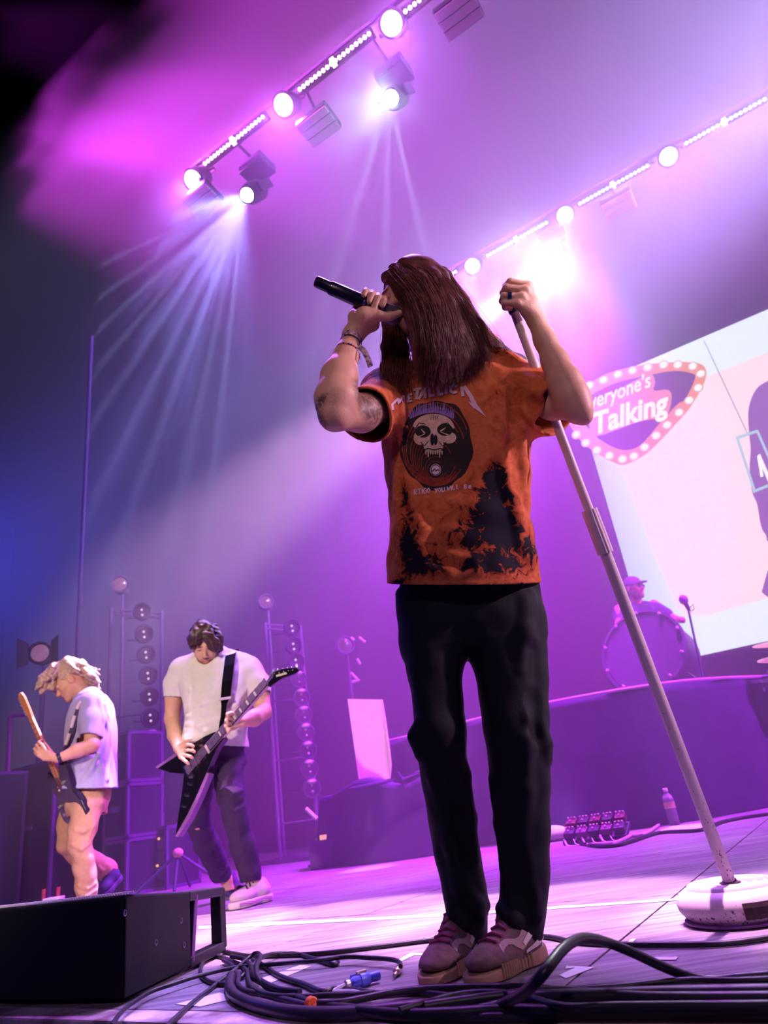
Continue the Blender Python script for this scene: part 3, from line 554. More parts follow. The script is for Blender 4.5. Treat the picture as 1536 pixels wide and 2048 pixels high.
def build_left():
    rail = mat('tower_rail', srgb(96, 66, 116), .6, .2); hs = mat('lamp_body', srgb(64, 40, 84), .6); chr_ = mat('cap_highlight', srgb(190, 170, 195), .4, .4); dio = mat('reflection_dot', (0, 0, 0), .3, emit=(1, .8, 1), estr=.8); gl = mat('lamp_glass', srgb(50, 26, 66), .4)
    def tower(y, tl, tr, bl_, br, lamps, lb, lit):
        a, b_ = at(*tl, y), at(*tr, y); p = Vector((a.x, a.y, 0)); q = Vector((b_.x, b_.y+.12, 0)); t = empty('light_tower', (p+q)/2, lb, 'light tower', 'ladder towers of lamps at the back left')
        for u, z in ((p, a.z), (q, b_.z)): B().tube([u+Vector((0, 0, .02)), u+Vector((0, 0, z))], .022, 8).build('rail', rail, t)
        for s_ in (0, .06): B().tube([p+Vector((0, .1, a.z-s_)), q+Vector((0, .1, b_.z-s_))], .016, 6).build('cross_bar', rail, t)
        for z in (.4, 1.1, 1.8): B().tube([p+Vector((0, .12, z)), q+Vector((0, .12, z))], .012, 6).build('rung', rail, t)
        B().box((0, 0, .02), (.9, .5, .04), Matrix.Translation((p+q)/2)@Matrix.Rotation(ROWANG, 4, 'Z')).build('base_plate', hs, t)
        for i, (px, py) in enumerate(lamps):
            c = at(px, py, y-.15); M_ = frame((0, 0, 1), (.35, -1, -.12), c)
            l = B().lathe([(.05, -.2), (.085, -.14), (.105, -.02), (.105, .01), (.092, .012), (.088, -.01)], 20, M_).build('lamp', hs, t, True)
            kids = [B().lathe([(.087, -.008), (0, .0)], 20, M_, False).build('lamp_lens', gl, None, True)]
            for s_ in (-1, 1): kids.append(B().sph((s_*.032, .004*s_, .006), .015, 10, M_).build('reflection_dot', dio if i < lit else chr_, None, True))  # dots imitate the two bright reflections in each lens
            kids.append(B().lathe([(.108, -.03), (.11, .03), (.1, .05)], 10, M_ @ Matrix.Translation((.012, 0, .0)), False).build('lamp_rim', hs if i < lit else chr_, None, True) if i < lit else B().sph((.075, 0, .015), (.03, .055, .035), 12, M_).build('cap_highlight', chr_, None, True))  # pale cap paints the white highlight on top of the lamp
            for k_ in kids: k_.parent = l
            B().tube([c+Vector((-.1, .2, 0)), c+Vector((-.3, .26, .03))], .01, 6).build('bracket', rail, t)
    tower(8, (222, 1216), (316, 1218), 0, 0, ((284, 1225), (288, 1269), (292, 1310), (296, 1352), (299, 1394), (301, 1436), (304, 1478), (305, 1523), (307, 1570), (312, 1612)), 'ladder tower of round lamps behind the pale-haired guitarist', 6)
    tower(8.5, (530, 1245), (597, 1247), 0, 0, ((584, 1257), (587, 1293), (592, 1325), (597, 1359), (603, 1395), (608, 1430), (612, 1465), (616, 1501), (619, 1538), (624, 1577)), 'ladder tower of round lamps right of the white-shirted guitarist', 3)
    glow = [mat('follow_lens', (0, 0, 0), .3, emit=(.8, .3, .65), estr=.3), mat('follow_lens_dim', (0, 0, 0), .3, emit=(.7, .3, .6), estr=.12)]
    for px, py, y, r_, zb, lb, q, door in ((80, 1306, 7.4, .095, None, 'round spotlight with barn doors at the far left', 0, 1), (240, 1168, 8.5, .088, 3.05, 'round glowing lamp over the left lamp tower', 0, 0), (532, 1203, 9.0, .078, 2.8, 'small round glowing lamp over the right lamp tower', 0, 0), (691, 1290, 8.6, .085, None, 'faint round lamp on a pole left of the singer', 1, 0)):
        c = at(px, py, y); t = empty('spotlight', Vector((c.x, c.y, 0)), lb, 'stage light'); M_ = frame((1, 0, 0), (.3, -1, -.1), c)
        B().lathe([(r_*.6, -.3), (r_*1.2, -.22), (r_*1.35, .02), (r_*1.12, .02), (r_*1.05, .0)], 24, M_).build('housing', hs if not door else mat('spot_black', srgb(40, 26, 60), .5), t, True); B().lathe([(r_*1.06, -.005), (r_*.7, .02), (0, .03)], 24, M_, False).build('lens', glow[q], t, True)
        B().tube([c+Vector((0, .1, -r_*1.3)), Vector((c.x, c.y+.1, .03))], .018, 8).build('pole', rail, t); B().lathe([(.2, 0), (.2, .03), (.03, .05)], 20, Matrix.Translation((c.x, c.y+.1, 0))).build('base', hs, t)
        if door:
            for s_, d_ in ((-1, 1), (1, 1)): B().add([M_ @ Vector(v) for v in ((s_*r_*1.2, -.12, .02), (s_*r_*1.2, .12, .02), (s_*r_*2.2, .17, .12), (s_*r_*2.2, -.17, .12), (s_*r_*1.2, -.12, .01), (s_*r_*1.2, .12, .01), (s_*r_*2.2, .17, .11), (s_*r_*2.2, -.17, .11))], [(0, 1, 2, 3), (7, 6, 5, 4), (0, 4, 5, 1), (1, 5, 6, 2), (2, 6, 7, 3), (3, 7, 4, 0)]).build('barn_door', mat('door_black', srgb(36, 24, 56), .5), t)
        if q:
            for a, b_ in (((702, 1276), (708, 1280)), ((718, 1275), (730, 1284)), ((714, 1318), (720, 1328)), ((702, 1346), (718, 1362)), ((704, 1364), (718, 1360))): B().tube([at(*a, y), at(*b_, y)], .018, 8).build('bracket', chr_, t, True)
    # road cases in stacks
    cb = mat('case_side', srgb(28, 18, 52), .6, var=.2, vscale=8); ce = mat('case_edge', srgb(92, 52, 122), .5, .3)
    def case(p, w_, d_, h_, lb, grp, name='road_case', cat='case', rot=ROWANG, body=None):
        t = empty(name, p, lb, cat, grp, rot); M_ = Matrix.Translation(p) @ Matrix.Rotation(rot, 4, 'Z'); B().box((0, 0, h_/2), (w_-.012, d_-.012, h_-.012), M_).build('case_body', body or cb, t)
        for x in (-1, 1):
            for y in (-1, 1): B().box((x*(w_/2-.014), y*(d_/2-.014), h_/2), (.028, .028, h_), M_).build('edge_strip', ce, t)
            for z in (.014, h_-.014): B().box((x*(w_/2-.014), 0, z), (.028, d_, .028), M_).build('edge_strip', ce, t)
        for y in (-1, 1):
            for z in (.014, h_-.014): B().box((0, y*(d_/2-.014), z), (w_, .028, .028), M_).build('edge_strip', ce, t)
        B().box((0, -d_/2-.002, h_*.55), (.12, .012, .05), M_).build('handle', ce, t); return t
    c = at(268, 1560, 6.7); x0, y0 = c.x-.02, 6.75
    for i, w_ in enumerate(('bottom', 'middle', 'top')): case(Vector((x0, y0, .46*i)), .34, .4, .455, f'dark road case with violet edges, {w_} of the stack right of the pale-haired guitarist', 'stacked road cases')
    c = at(192, 1600, 6.9); 
    for i, w_ in enumerate(('lower', 'upper')): case(Vector((c.x, 7.2, .55*i)), .5, .45, .545, f'dark road case directly behind the pale-haired guitarist, {w_} of two', 'pair of road cases')
    c = at(98, 1620, 6.6); case(Vector((c.x-.05, 6.9, 0)), .72, .6, 1.22, 'tall black cabinet left of the pale-haired guitarist', None, 'amplifier_cabinet', 'cabinet', ROWANG, mat('cabinet_dark', srgb(24, 14, 40), .8))
    c = at(20, 1610, 6.4); case(Vector((c.x-.3, 6.5, 0)), .5, .5, 1.16, 'teal-tinted box at the left frame edge', None, 'equipment_box', 'box', ROWANG, mat('box_teal', srgb(8, 36, 46), .8))
    # poles
    pm = mat('boom_violet', srgb(64, 36, 100), .6)
    c = at(150, 1400, 7.6); t = empty('boom_pole', Vector((c.x, c.y, 0)), 'tall thin violet pole rising behind the pale-haired guitarist', 'pole'); B().tube([Vector((c.x, c.y, .0)), Vector((c.x, c.y, 7.0))], .026, 10).build('pole', pm, t); B().lathe([(.22, 0), (.22, .03), (.03, .06)], 20, Matrix.Translation((c.x, c.y, 0))).build('base', pm, t)
    pts = [at(60, 1429, 6.9), at(24, 1431, 6.9), at(20, 1436, 6.9), at(15, 1545, 6.9)]; z_ = pts[-1]; t = empty('pipe_stand', Vector((z_.x, z_.y, 0)), 'bent magenta pipe at the left frame edge', 'pipe'); B().tube(pts+[Vector((z_.x, z_.y, .0))], .02, 8).build('pipe', mat('pipe_magenta', srgb(170, 60, 170), .5), t); B().lathe([(.15, 0), (.15, .02), (.02, .03)], 16, Matrix.Translation((z_.x, z_.y, 0))).build('base', pm, t)
    c = at(88, 1400, 7.7); t = empty('thin_pole', Vector((c.x, c.y, 0)), 'thin vertical pole below the barn-door spotlight', 'pole'); B().tube([Vector((c.x, c.y, 0)), Vector((c.x, c.y, 2.1))], .014, 8).build('pole', pm, t); B().lathe([(.15, 0), (.15, .02), (.02, .03)], 16, Matrix.Translation((c.x, c.y, 0))).build('base', pm, t)
    # tripod, amplifier rack with lit dots, odds and ends
    ap = at(356, 1706, 6.3); t = empty('tripod', Vector((ap.x, ap.y, 0)), 'low folding tripod on the floor behind the white-shirted guitarist', 'stand'); B().sph(ap, (.045, .045, .04), 12).build('apex', mat('tripod_head', srgb(230, 180, 170), .5), t, True)
    for q in ((-.36, -.05), (.34, .1), (.0, .3), (.0, -.1)): B().tube([ap, Vector((ap.x+q[0], ap.y+q[1], .012))], .014, 6).build('leg', pm, t)
    c = at(325, 1690, 6.9); rk = case(Vector((c.x+.02, 7.0, 0)), .42, .4, .52, 'amplifier rack with small orange lamps between the cases and the tripod', None, 'amplifier_rack', 'amplifier')
    og = mat('pilot_orange', (0, 0, 0), .4, emit=(1, .45, .15), estr=1.2); M_ = Matrix.Translation(Vector((c.x+.02, 7., 0))) @ Matrix.Rotation(ROWANG, 4, 'Z')
    for x, z in ((-.12, .1), (-.08, .18), (.02, .12), (.1, .2), (.12, .42)): B().lathe([(.012, 0), (.01, .012), (0, .014)], 12, M_ @ Matrix.Translation((x, -.205, z)) @ Matrix.Rotation(R(90), 4, 'X')).build('pilot_lamp', og, rk, True)
    for z in (.14, .26, .38): B().box((0, -.2, z), (.37, .012, .1), M_).build('rack_unit', mat('rack_face', srgb(60, 30, 80), .5), rk)
    c = at(655, 1678, 6.5); pz = Vector((c.x, c.y, 0)); t = empty('foot_controller', pz, 'small box with an orange-lit top on the floor by the right lamp tower', 'box'); hgt = c.z; B().box((0, 0, hgt/2), (.3, .2, max(.05, hgt)), Matrix.Translation(pz)).build('body', mat('controller_dark', srgb(70, 30, 90), .6), t); B().box((0, -.03, hgt+.012), (.12, .04, .05), Matrix.Translation(pz)).build('lit_window', mat('window_orange', srgb(240, 150, 110), .5, emit=(1, .42, .28), estr=.75), t); 
    for i in range(3): B().lathe([(.014, 0), (.012, .02)], 10, Matrix.Translation(pz+Vector((-.1+.04*i, .06, hgt)))).build('knob', chr_, t)
    s1, s2 = at(612, 1617, 7.0), at(634, 1638, 6.98); t = empty('music_stand', Vector((s2.x, s2.y, 0)), 'pale bar on a low stand near the foot of the right lamp tower', 'stand'); B().tube([s1, s2], .02, 8).build('bar', chr_, t); B().tube([s2, Vector((s2.x, s2.y, .02))], .012, 6).build('pole', hs, t); B().lathe([(.12, 0), (.12, .02), (.02, .03)], 16, Matrix.Translation((s2.x, s2.y, 0))).build('base', hs, t)
def build_floor_things():
    # ---- the loudspeaker lying on the stage edge
    blk = mat('speaker_black', srgb(9, 7, 12), .6, spec=.3, bump=.35, bscale=400); gr = mat('speaker_grille', srgb(14, 12, 16), .5, .3)
    FR = Vector((-.85, 2.08, 0)); BR = Vector((-.786, 2.43, 0)); FL = FR+ROW*1.15; BL = FL+BACK*.45-ROW*.1; zf, zb_ = .252, .215
    t = empty('loudspeaker', (FR+FL)/2, 'black wedge loudspeaker lying at the left front corner of the stage', 'loudspeaker')
    v = [p+Vector((0, 0, z)) for p, z in ((FR, .012), (FL, .012), (BL, .012), (BR, .012), (FR, zf), (FL, zf), (BL, zb_), (BR, zb_))]
    o = B().add(v, [(3, 2, 1, 0), (4, 5, 6, 7), (0, 1, 5, 4), (1, 2, 6, 5), (2, 3, 7, 6), (3, 0, 4, 7)]).build('cabinet', blk, t); md = o.modifiers.new('edge', 'BEVEL'); md.width = .006; md.segments = 2
    # curved perforated grille bowed out of the front, pale dots paint the sparkle along its top edge
    gb = B(); n = 22
    pts = [FR.lerp(FL, i/n)-BACK*(.028*math.sin(math.pi*min(1, i/n*1.0))+.004) for i in range(n+1)]
    V = []; 
    for p in pts: V += [p+Vector((0, 0, .016)), p+Vector((0, 0, zf-.012)), p+BACK*.012+Vector((0, 0, zf+.002)), p+BACK*.05+Vector((0, 0, zf+.003))]
    o = mesh_obj('grille', V, [(4*i+j, 4*i+4+j, 4*i+5+j, 4*i+1+j) for i in range(n) for j in range(3)], gr, None, True); own(t, o)
    hm = mat('hole_sparkle', srgb(235, 215, 240), .3, .2); b = B(); d_ = (FL-FR).normalized(); L_ = (FL-FR).length
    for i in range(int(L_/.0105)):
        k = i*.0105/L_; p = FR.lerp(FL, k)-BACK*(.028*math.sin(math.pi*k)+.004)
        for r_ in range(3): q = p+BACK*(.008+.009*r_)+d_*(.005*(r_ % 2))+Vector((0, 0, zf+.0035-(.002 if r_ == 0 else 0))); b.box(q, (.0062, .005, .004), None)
    o = b.build('hole_sparkle', hm, t); tag(o, None, None, None, 'stuff')
    # handle: a bracket on the rear end that the floor shows through
    hb = mat('handle_black', srgb(30, 22, 38), .5); sd = (BR-FR).normalized(); e1 = BR+sd*.24; zt = zb_-.002; z_e = zb_-.02
    ri = Vector((.05, -.01, 0)); back = lambda p: p+ROW*.13
    def post(a, b_, nm): B().tube([a, b_], .0, 4); 
    def beam(p, q, w_, d2, nm, m=hb): 
        ax = (q-p).normalized(); sdv = ROW; up = ax.cross(sdv).normalized(); pr = [p+up*w_/2, p-up*w_/2, q-up*w_/2, q+up*w_/2]; o = B().add(pr+[x+sdv*d2 for x in pr], [(0, 1, 2, 3), (7, 6, 5, 4), (0, 4, 5, 1), (1, 5, 6, 2), (2, 6, 7, 3), (3, 7, 4, 0)]).build(nm, m, t); md = o.modifiers.new('edge', 'BEVEL'); md.width = .004; md.segments = 2
    beam(BR+Vector((0, 0, zt-.012)), e1+Vector((0, 0, z_e-.008)), .028, .14, 'handle_beam'); beam(e1-sd*.012+Vector((0, 0, .02)), e1-sd*.012+Vector((0, 0, z_e+.004)), .026, .05, 'handle_post'); beam(BR+Vector((0, 0, .022)), e1+Vector((0, 0, .022)), .03, .05, 'handle_bar'); beam(BR+sd*.012+Vector((0, 0, .02)), BR+sd*.045+Vector((0, 0, zt-.01)), .014, .06, 'handle_lit_side', mat('handle_lit', srgb(110, 50, 130), .5))  # violet strip paints the light on the handle's inner side
    sr = mat('screw_steel', srgb(90, 80, 110), .3, .8); nrm = sd.cross(Vector((0, 0, 1))).normalized()
    for px, py in ((362, 1841), (368, 1890), (312, 1885), (250, 1826)):
        d = ray(px, py); tt = (FR-CAM).dot(nrm)/d.dot(nrm); q = CAM+d*tt; B().lathe([(.0085, -.002), (.0085, .001), (.005, .0015), (.004, -.001)], 14, frame((0, 0, 1), nrm, q)).build('screw', sr, t, True)
    for q in (FR+ROW*.1+BACK*.05, FL-ROW*.1+BACK*.05, BR+ROW*.12-BACK*.06): B().lathe([(.02, 0), (.02, .014)], 14, Matrix.Translation(q)).build('rubber_foot', hb, t)
    # ---- cables
    cm = [mat('cable_black', srgb(26, 22, 34), .42, spec=.5), mat('cable_slate', srgb(40, 35, 47), .42), mat('cable_violet_sheen', srgb(52, 42, 60), .38)]
    def cable(pix, wpx, lb, m=0, lift=0, cat='cable', grp='cables along the stage front', nm='cable'):
        pts = []
        for p in pix:
            r_ = wpx/2*2.0/FPX; z = (p[2] if len(p) > 2 else 0)+r_+lift; pts.append(fl(p[0], p[1], z))
        pts = smooth_path(pts, 6); r_ = wpx/2*2.0/FPX; o = B().tube(pts, r_, 10).build(nm, cm[m], None, True, loc=Vector(pts[0])); tag(o, lb, cat, grp); return o
    cable([(446, 1903), (500, 1912), (560, 1911), (650, 1906), (760, 1893), (891, 1877), (990, 1872), (1088, 1873), (1150, 1884), (1240, 1889), (1392, 1889), (1470, 1885), (1560, 1872)], 8.5, 'long black cable running behind the singer\u2019s shoes right across the picture')
    jk = cable([(222, 2052), (240, 2028), (259, 2010), (300, 1984), (340, 1970), (396, 1952), (466, 1936), (540, 1929), (629, 1922), (690, 1914), (740, 1916), (782, 1919), (799, 1925), (801, 1933)], 7.5, 'thin black cable ending in a metal jack plug left of the shoes', 0, .012)
    a, b_ = fl(801, 1932, .012), fl(788, 1952, .008); ax = (b_-a).normalized(); Mj = frame((0, 0, 1), ax, a); L_ = (b_-a).length
    br = mat('brass', srgb(225, 190, 190), .25, .9)
    for o in (B().lathe([(.006, 0), (.0085, .006), (.0085, L_*.62), (.006, L_*.66)], 16, Mj).build('plug_barrel', br, None, True), B().lathe([(.004, L_*.66), (.004, L_*.9), (.0025, L_*.93), (.004, L_*.97), (0, L_)], 12, Mj).build('plug_tip', br, None, True)): own(jk, o)
    cable([(332, 2054), (380, 2010), (432, 1969), (472, 1938, .01), (497, 1916, .02), (513, 1906, .03), (521, 1913, .035), (513, 1934, .03), (516, 1955, .02), (535, 1977, .006), (565, 1992), (610, 2003), (650, 2010)], 8, 'black cable rising from the bottom edge into an upright loop beside the loudspeaker', 1)
    cable([(478, 1928), (440, 1913), (417, 1914), (404, 1928), (401, 1946), (410, 1958), (428, 1966), (452, 1968), (480, 1956), (503, 1934, .012), (520, 1917, .02), (545, 1908, .01), (590, 1907), (640, 1921), (668, 1929), (676, 1924)], 8, 'black cable coiled in a round loop against the loudspeaker corner', 1)
    cable([(462, 1953), (459, 1974), (470, 1992), (502, 2007), (552, 2020), (609, 2027), (666, 2028), (738, 2024), (820, 2016), (920, 2008), (1040, 2002)], 18, 'thick sheathed multicore cable curving out of the tangle', 2)
    cable([(505, 1920), (532, 1934), (553, 1949), (580, 1960), (609, 1969), (643, 1983), (668, 1978), (712, 1981), (760, 1988), (812, 1984), (880, 1990), (960, 2004)], 9, 'black cable running from the tangle past the blue connector', 1)
    cable([(485, 1935), (510, 1958), (543, 1973), (580, 1989), (629, 2006), (680, 2005), (726, 1997), (800, 1983), (890, 1976), (1000, 1974), (1076, 1976), (1140, 1986), (1230, 1995)], 10, 'black cable under the orange tie, rising towards the shoes', 0, .006)
    cable([(980, 2024), (1010, 2006, .02), (1045, 1988, .05), (1082, 1952, .09), (1122, 1902, .11), (1152, 1880, .11), (1182, 1877, .1), (1218, 1886, .08), (1265, 1905, .06), (1316, 1929, .035), (1366, 1949, .012), (1417, 1961), (1470, 1957), (1560, 1950)], 12, 'black cable arching off the floor right of the shoes', 0)
    cable([(960, 2022), (1030, 2008), (1150, 2006), (1300, 2003), (1560, 2000)], 15, 'thick cable with a pale violet sheen along the bottom right', 2)
    cable([(680, 2016), (790, 2028), (900, 2026), (1000, 2020), (1150, 2022), (1350, 2021), (1560, 2017)], 13, 'dark cable in the lowest strand but one at the bottom right', 0, .008)
    cable([(640, 2010), (720, 2022), (800, 2033), (900, 2036), (1000, 2035), (1120, 2032), (1300, 2031), (1560, 2030)], 12, 'lowest dark cable along the worn stage edge', 0)
    cable([(1070, 1998), (1120, 1986), (1200, 1976), (1330, 1971), (1560, 1966)], 13, 'dark cable topmost in the right-hand bundle', 1)
    cable([(1020, 1996), (1150, 1994), (1350, 1988), (1560, 1985)], 17, 'thickest black cable in the middle of the right-hand bundle', 0, .01)
    cable([(495, 1942), (498, 1964), (512, 1981), (545, 1991), (600, 1994), (650, 1991), (700, 1990), (748, 1986)], 8.5, 'slate cable curling inside the tangle', 1, .008)
    cable([(447, 1920), (466, 1934), (477, 1953), (476, 1968), (490, 1981), (520, 1988), (560, 1997), (620, 2012)], 9, 'slate cable looping down through the tangle by the loudspeaker', 2, .004)
    cable([(463, 1913), (485, 1917), (501, 1931), (508, 1950), (530, 1966), (556, 1978), (600, 1984)], 9, 'short dark cable bent over the tangle', 0, .014)
    cable([(1170, 1978), (1250, 1972), (1300, 1966), (1380, 1960), (1470, 1961), (1560, 1958)], 7, 'thin black cable above the right-hand bundle', 0, .012)
    cable([(850, 2012), (930, 2000), (1010, 1990), (1100, 1982), (1180, 1986), (1300, 1994), (1560, 1994)], 11, 'dark cable threaded through the middle of the bundle', 1, .016)
    cable([(800, 2022), (860, 2004), (930, 1988), (1000, 1986), (1060, 1996), (1130, 2014), (1250, 2012), (1560, 2010)], 9, 'black cable crossing over the bundle below the shoes', 0, .02)
    c = fl(622, 2003, .018); ti = empty('cable_tie', c-Vector((0, 0, .018)), 'orange tape tie round the cables', 'tie'); og = mat('orange_tape', srgb(205, 92, 40), .7, bump=.3, bscale=200); dirc = (fl(640, 2008)-fl(605, 1998)).normalized()
    B().lathe([(.0115, -.009), (.0135, -.006), (.0125, 0), (.0138, .006), (.0115, .009)], 18, frame((0, 0, 1), dirc, c-Vector((0, 0, .004)))).build('wrap', og, ti, True); V = [c+Vector((0, 0, .0)), c+Vector((.012, -.004, .004)), fl(632, 2026, .004), fl(624, 2026, .004)]; o = mesh_obj('tail', V+[q+Vector((0, .002, -.002)) for q in V], [(0, 1, 2, 3), (7, 6, 5, 4), (0, 4, 5, 1), (1, 5, 6, 2), (2, 6, 7, 3), (3, 7, 4, 0)], og, None, False); own(ti, o)
    # blue power connector
    a, b_ = fl(690, 1970, .014), fl(757, 1950, .014); ax = (b_-a).normalized(); L_ = (b_-a).length; Mc = frame((0, 0, 1), ax, a); co_ = empty('power_connector', Vector((a.x, a.y, 0)), 'blue locking power connector on the floor left of the shoes', 'connector'); bl = mat('connector_blue', srgb(84, 92, 214), .4); gy = mat('connector_grey', srgb(200, 190, 205), .35, .5)
    B().lathe([(.006, 0), (.009, .002), (.009, .012), (.007, .016)], 18, Mc).build('cable_gland', gy, co_, True); B().lathe([(.009, .012), (.0125, .02), (.0135, L_*.4), (.0155, L_*.42), (.0155, L_*.66), (.0125, L_*.7)], 20, Mc).build('body', bl, co_, True); B().lathe([(.0105, L_*.68), (.0105, L_), (.008, L_), (.008, L_*.9), (0, L_*.9)], 20, Mc).build('nose', bl, co_, True); B().box((.016, 0, L_*.5), (.006, .01, L_*.28), Mc, .001).build('latch', mat('latch_cream', srgb(226, 212, 170), .5), co_)
    for k in range(5): q = 2*math.pi*k/5; B().box((.0135*math.cos(q), .0135*math.sin(q), L_*.28), (.004, .004, L_*.2), Mc).build('grip_rib', bl, co_)
    B().tube(smooth_path([a, a-ax*.03-Vector((0, 0, .006)), fl(702, 1983, .007), fl(740, 1992, .007)], 4), .005, 8).build('lead', mat('lead_grey', srgb(190, 184, 205), .5), co_, True)
    # ---- tape on the floor
    wt = mat('tape_white', srgb(236, 232, 240), .7, var=.12, vscale=30); bt = mat('tape_line', srgb(226, 232, 250), .6)
    def tape(pix, lb, m=wt, z=.0012): V = [fl(*p, z) for p in pix]; n = len(V); o = B().add(V+[q-Vector((0, 0, .001)) for q in V], [tuple(range(n)), tuple(range(n, 2*n))[::-1]]+[(i, n+i, n+(i+1) % n, (i+1) % n) for i in range(n)]).build('floor_tape', m, None, False, loc=V[0]); tag(o, lb, 'tape', 'tape marks on the stage floor')
    tape([(397, 1852), (900, 1827), (1390, 1794), (1560, 1782), (1560, 1786), (1390, 1798), (900, 1832), (397, 1858)], 'long thin white tape line across the bright floor', bt)
    tape([(1118, 1950), (1150, 1935), (1131, 1937), (1133, 1931), (1189, 1934), (1132, 1956)], 'white tape corner mark nearest the shoes on their right')
    tape([(1308, 1914), (1356, 1913), (1352, 1919), (1310, 1919)], 'short white tape dash under the arching cable'); tape([(1262, 1878), (1272, 1877), (1264, 1885), (1254, 1885)], 'tiny white tape scrap behind the arching cable')
    tape([(798, 1918), (823, 1905), (870, 1908), (866, 1911), (828, 1910), (803, 1922)], 'white tape corner mark left of the shoes'); tape([(640, 1905), (700, 1897), (760, 1893), (762, 1897), (700, 1902), (645, 1909)], 'white tape strip beyond the jack plug') if 0 else None
    tape([(350, 2008), (440, 1985), (470, 1996), (400, 2013)], 'worn white tape patch at the loudspeaker\u2019s foot'); tape([(512, 1960), (600, 1930), (622, 1932), (540, 1966)], 'pale tape strip passing under the tangle')
    # ---- far side of the floor
    chr_ = mat('stomp_metal', srgb(215, 170, 200), .3, .7); red = mat('stomp_red', srgb(170, 50, 80), .4); pb = fl(1195, 1682); t = empty('pedalboard', pb, 'cluttered effects pedalboard with knobs at the foot of the riser', 'pedalboard', None); M_ = Matrix.Translation(pb) @ Matrix.Rotation(ROWANG+.1, 4, 'Z') @ Matrix.Rotation(R(14), 4, 'X')
    B().box((0, .05, .03), (.42, .26, .03), M_, .004).build('board', mat('board_dark', srgb(56, 26, 74), .6), t); rnd = random.Random(7)
    cols = [mat(f'pedal_{n}', srgb(*c), .4) for n, c in (('violet', (56, 26, 70)), ('plum', (40, 16, 48)), ('mauve', (110, 60, 100)), ('wine', (90, 22, 46)))]
    for i in range(5):
        for j in range(2):
            c = Vector((-.165+.083*i, -.01+.12*j, .065+.025*j)); o = B().box(c, (.07, .1, .045), M_, .005).build('pedal', cols[(i*2+j*3) % 4], t)
            for k in range(3): q = B().lathe([(.009, 0), (.008, .016), (0, .018)], 10, M_ @ Matrix.Translation(c+Vector((-.022+.022*k, .028, .022)))).build('knob', chr_, None, True); q.parent = o
            q = B().lathe([(.009, 0), (.009, .014), (0, .016)], 10, M_ @ Matrix.Translation(c+Vector((0, -.03, .022)))).build('footswitch', chr_, None, True); q.parent = o
    for k in range(6): B().tube([M_ @ Vector((-.2+.06*k, -.06, .05)), M_ @ Vector((-.2+.06*k+.02, -.11, .03)), M_ @ Vector((-.15+.06*k, -.12, .02))], .008, 6).build('patch_cable', mat('patch_pale', srgb(220, 180, 215), .5) if k % 2 == 0 else cols[1], t, True)
    r_ = .011
    for pix, lb in (([(1175, 1690), (1200, 1688), (1225, 1687), (1245, 1680), (1262, 1672), (1290, 1668), (1318, 1650)], 'pale lead snaking from the pedalboard to the bottle'), ([(1160, 1686), (1195, 1692), (1235, 1690), (1270, 1680), (1320, 1665), (1400, 1660), (1440, 1645), (1480, 1636), (1536, 1628)], 'dark violet lead running from the pedalboard to the right edge')):
        pts = smooth_path([fl(x, y, r_) for x, y in pix], 5); o = B().tube(pts, r_, 8).build('cable', mat('lead_pale', srgb(205, 160, 205), .5) if 'pale' in lb else cols[1], None, True, loc=Vector(pts[0])); tag(o, lb, 'cable', 'leads by the pedalboard')
    c = fl(1098, 1684); c.z = 0; F = Field(c-Vector((.3, .25, .03)), c+Vector((.3, .25, .2)), .008); F.ell(c+Vector((.02, 0, .05)), (.15, .09, .055), np.array((-ROW, BACK, Vector((0, 0, 1)))).T, .0); F.ell(c+Vector((-.1, .02, .04)), (.09, .07, .045), None, .03); F.wave(.004, 30, 5); F.cut((0, 0, .002), (0, 0, -1)); o = F.build('cushion', mat('cushion_pink', srgb(206, 150, 190), .8)); o.data.transform(Matrix.Translation(-c)); o.location = c; tag(o, 'small mauve padded pouch on the floor behind the singer\u2019s leg', 'pouch')
    # bottle
    bb = fl(1350, 1650); bb.z = 0; t = empty('water_bottle', bb, 'clear plastic water bottle with a pale label standing by the paper', 'bottle'); s_ = 1.12; pl_ = mat('clear_plastic', srgb(225, 200, 230), .12, spec=.6); pl_.node_tree.nodes['Principled BSDF'].inputs['Transmission Weight'].default_value = .55
    B().lathe([(0, .002), (.03*s_, .0), (.034*s_, .008), (.033*s_, .03*s_), (.035*s_, .04*s_), (.033*s_, .052*s_), (.035*s_, .065*s_), (.033*s_, .078*s_), (.035*s_, .09*s_), (.034*s_, .1*s_), (.034*s_, .135*s_), (.036*s_, .145*s_), (.03*s_, .17*s_), (.016*s_, .188*s_), (.0135*s_, .195*s_), (.0135*s_, .205*s_)], 24, Matrix.Translation(bb)).build('bottle', pl_, t, True)
    B().lathe([(.0352*s_, .1*s_), (.0352*s_, .138*s_)], 24, Matrix.Translation(bb), False).build('label_band', mat('label_cream', srgb(248, 205, 175), .6, var=.3, vscale=40), t, True); B().lathe([(.0155*s_, .2*s_), (.0155*s_, .218*s_), (.013*s_, .221*s_), (0, .221*s_)], 20, Matrix.Translation(bb)).build('cap', mat('cap_white', srgb(240, 215, 235), .4), t, True)
    V = [fl(*p, .004) for p in ((1318, 1661), (1345, 1652), (1418, 1645), (1414, 1654), (1376, 1659))]; o = B().add(V+[q-Vector((0, 0, .003)) for q in V], [(0, 1, 2, 3, 4), (9, 8, 7, 6, 5)]+[(i, 5+i, 5+(i+1) % 5, (i+1) % 5) for i in range(5)]).build('paper_sheet', mat('paper_white', srgb(246, 236, 246), .8), None, False, loc=V[0]); tag(o, 'white sheet of paper flat on the floor beside the bottle', 'paper')
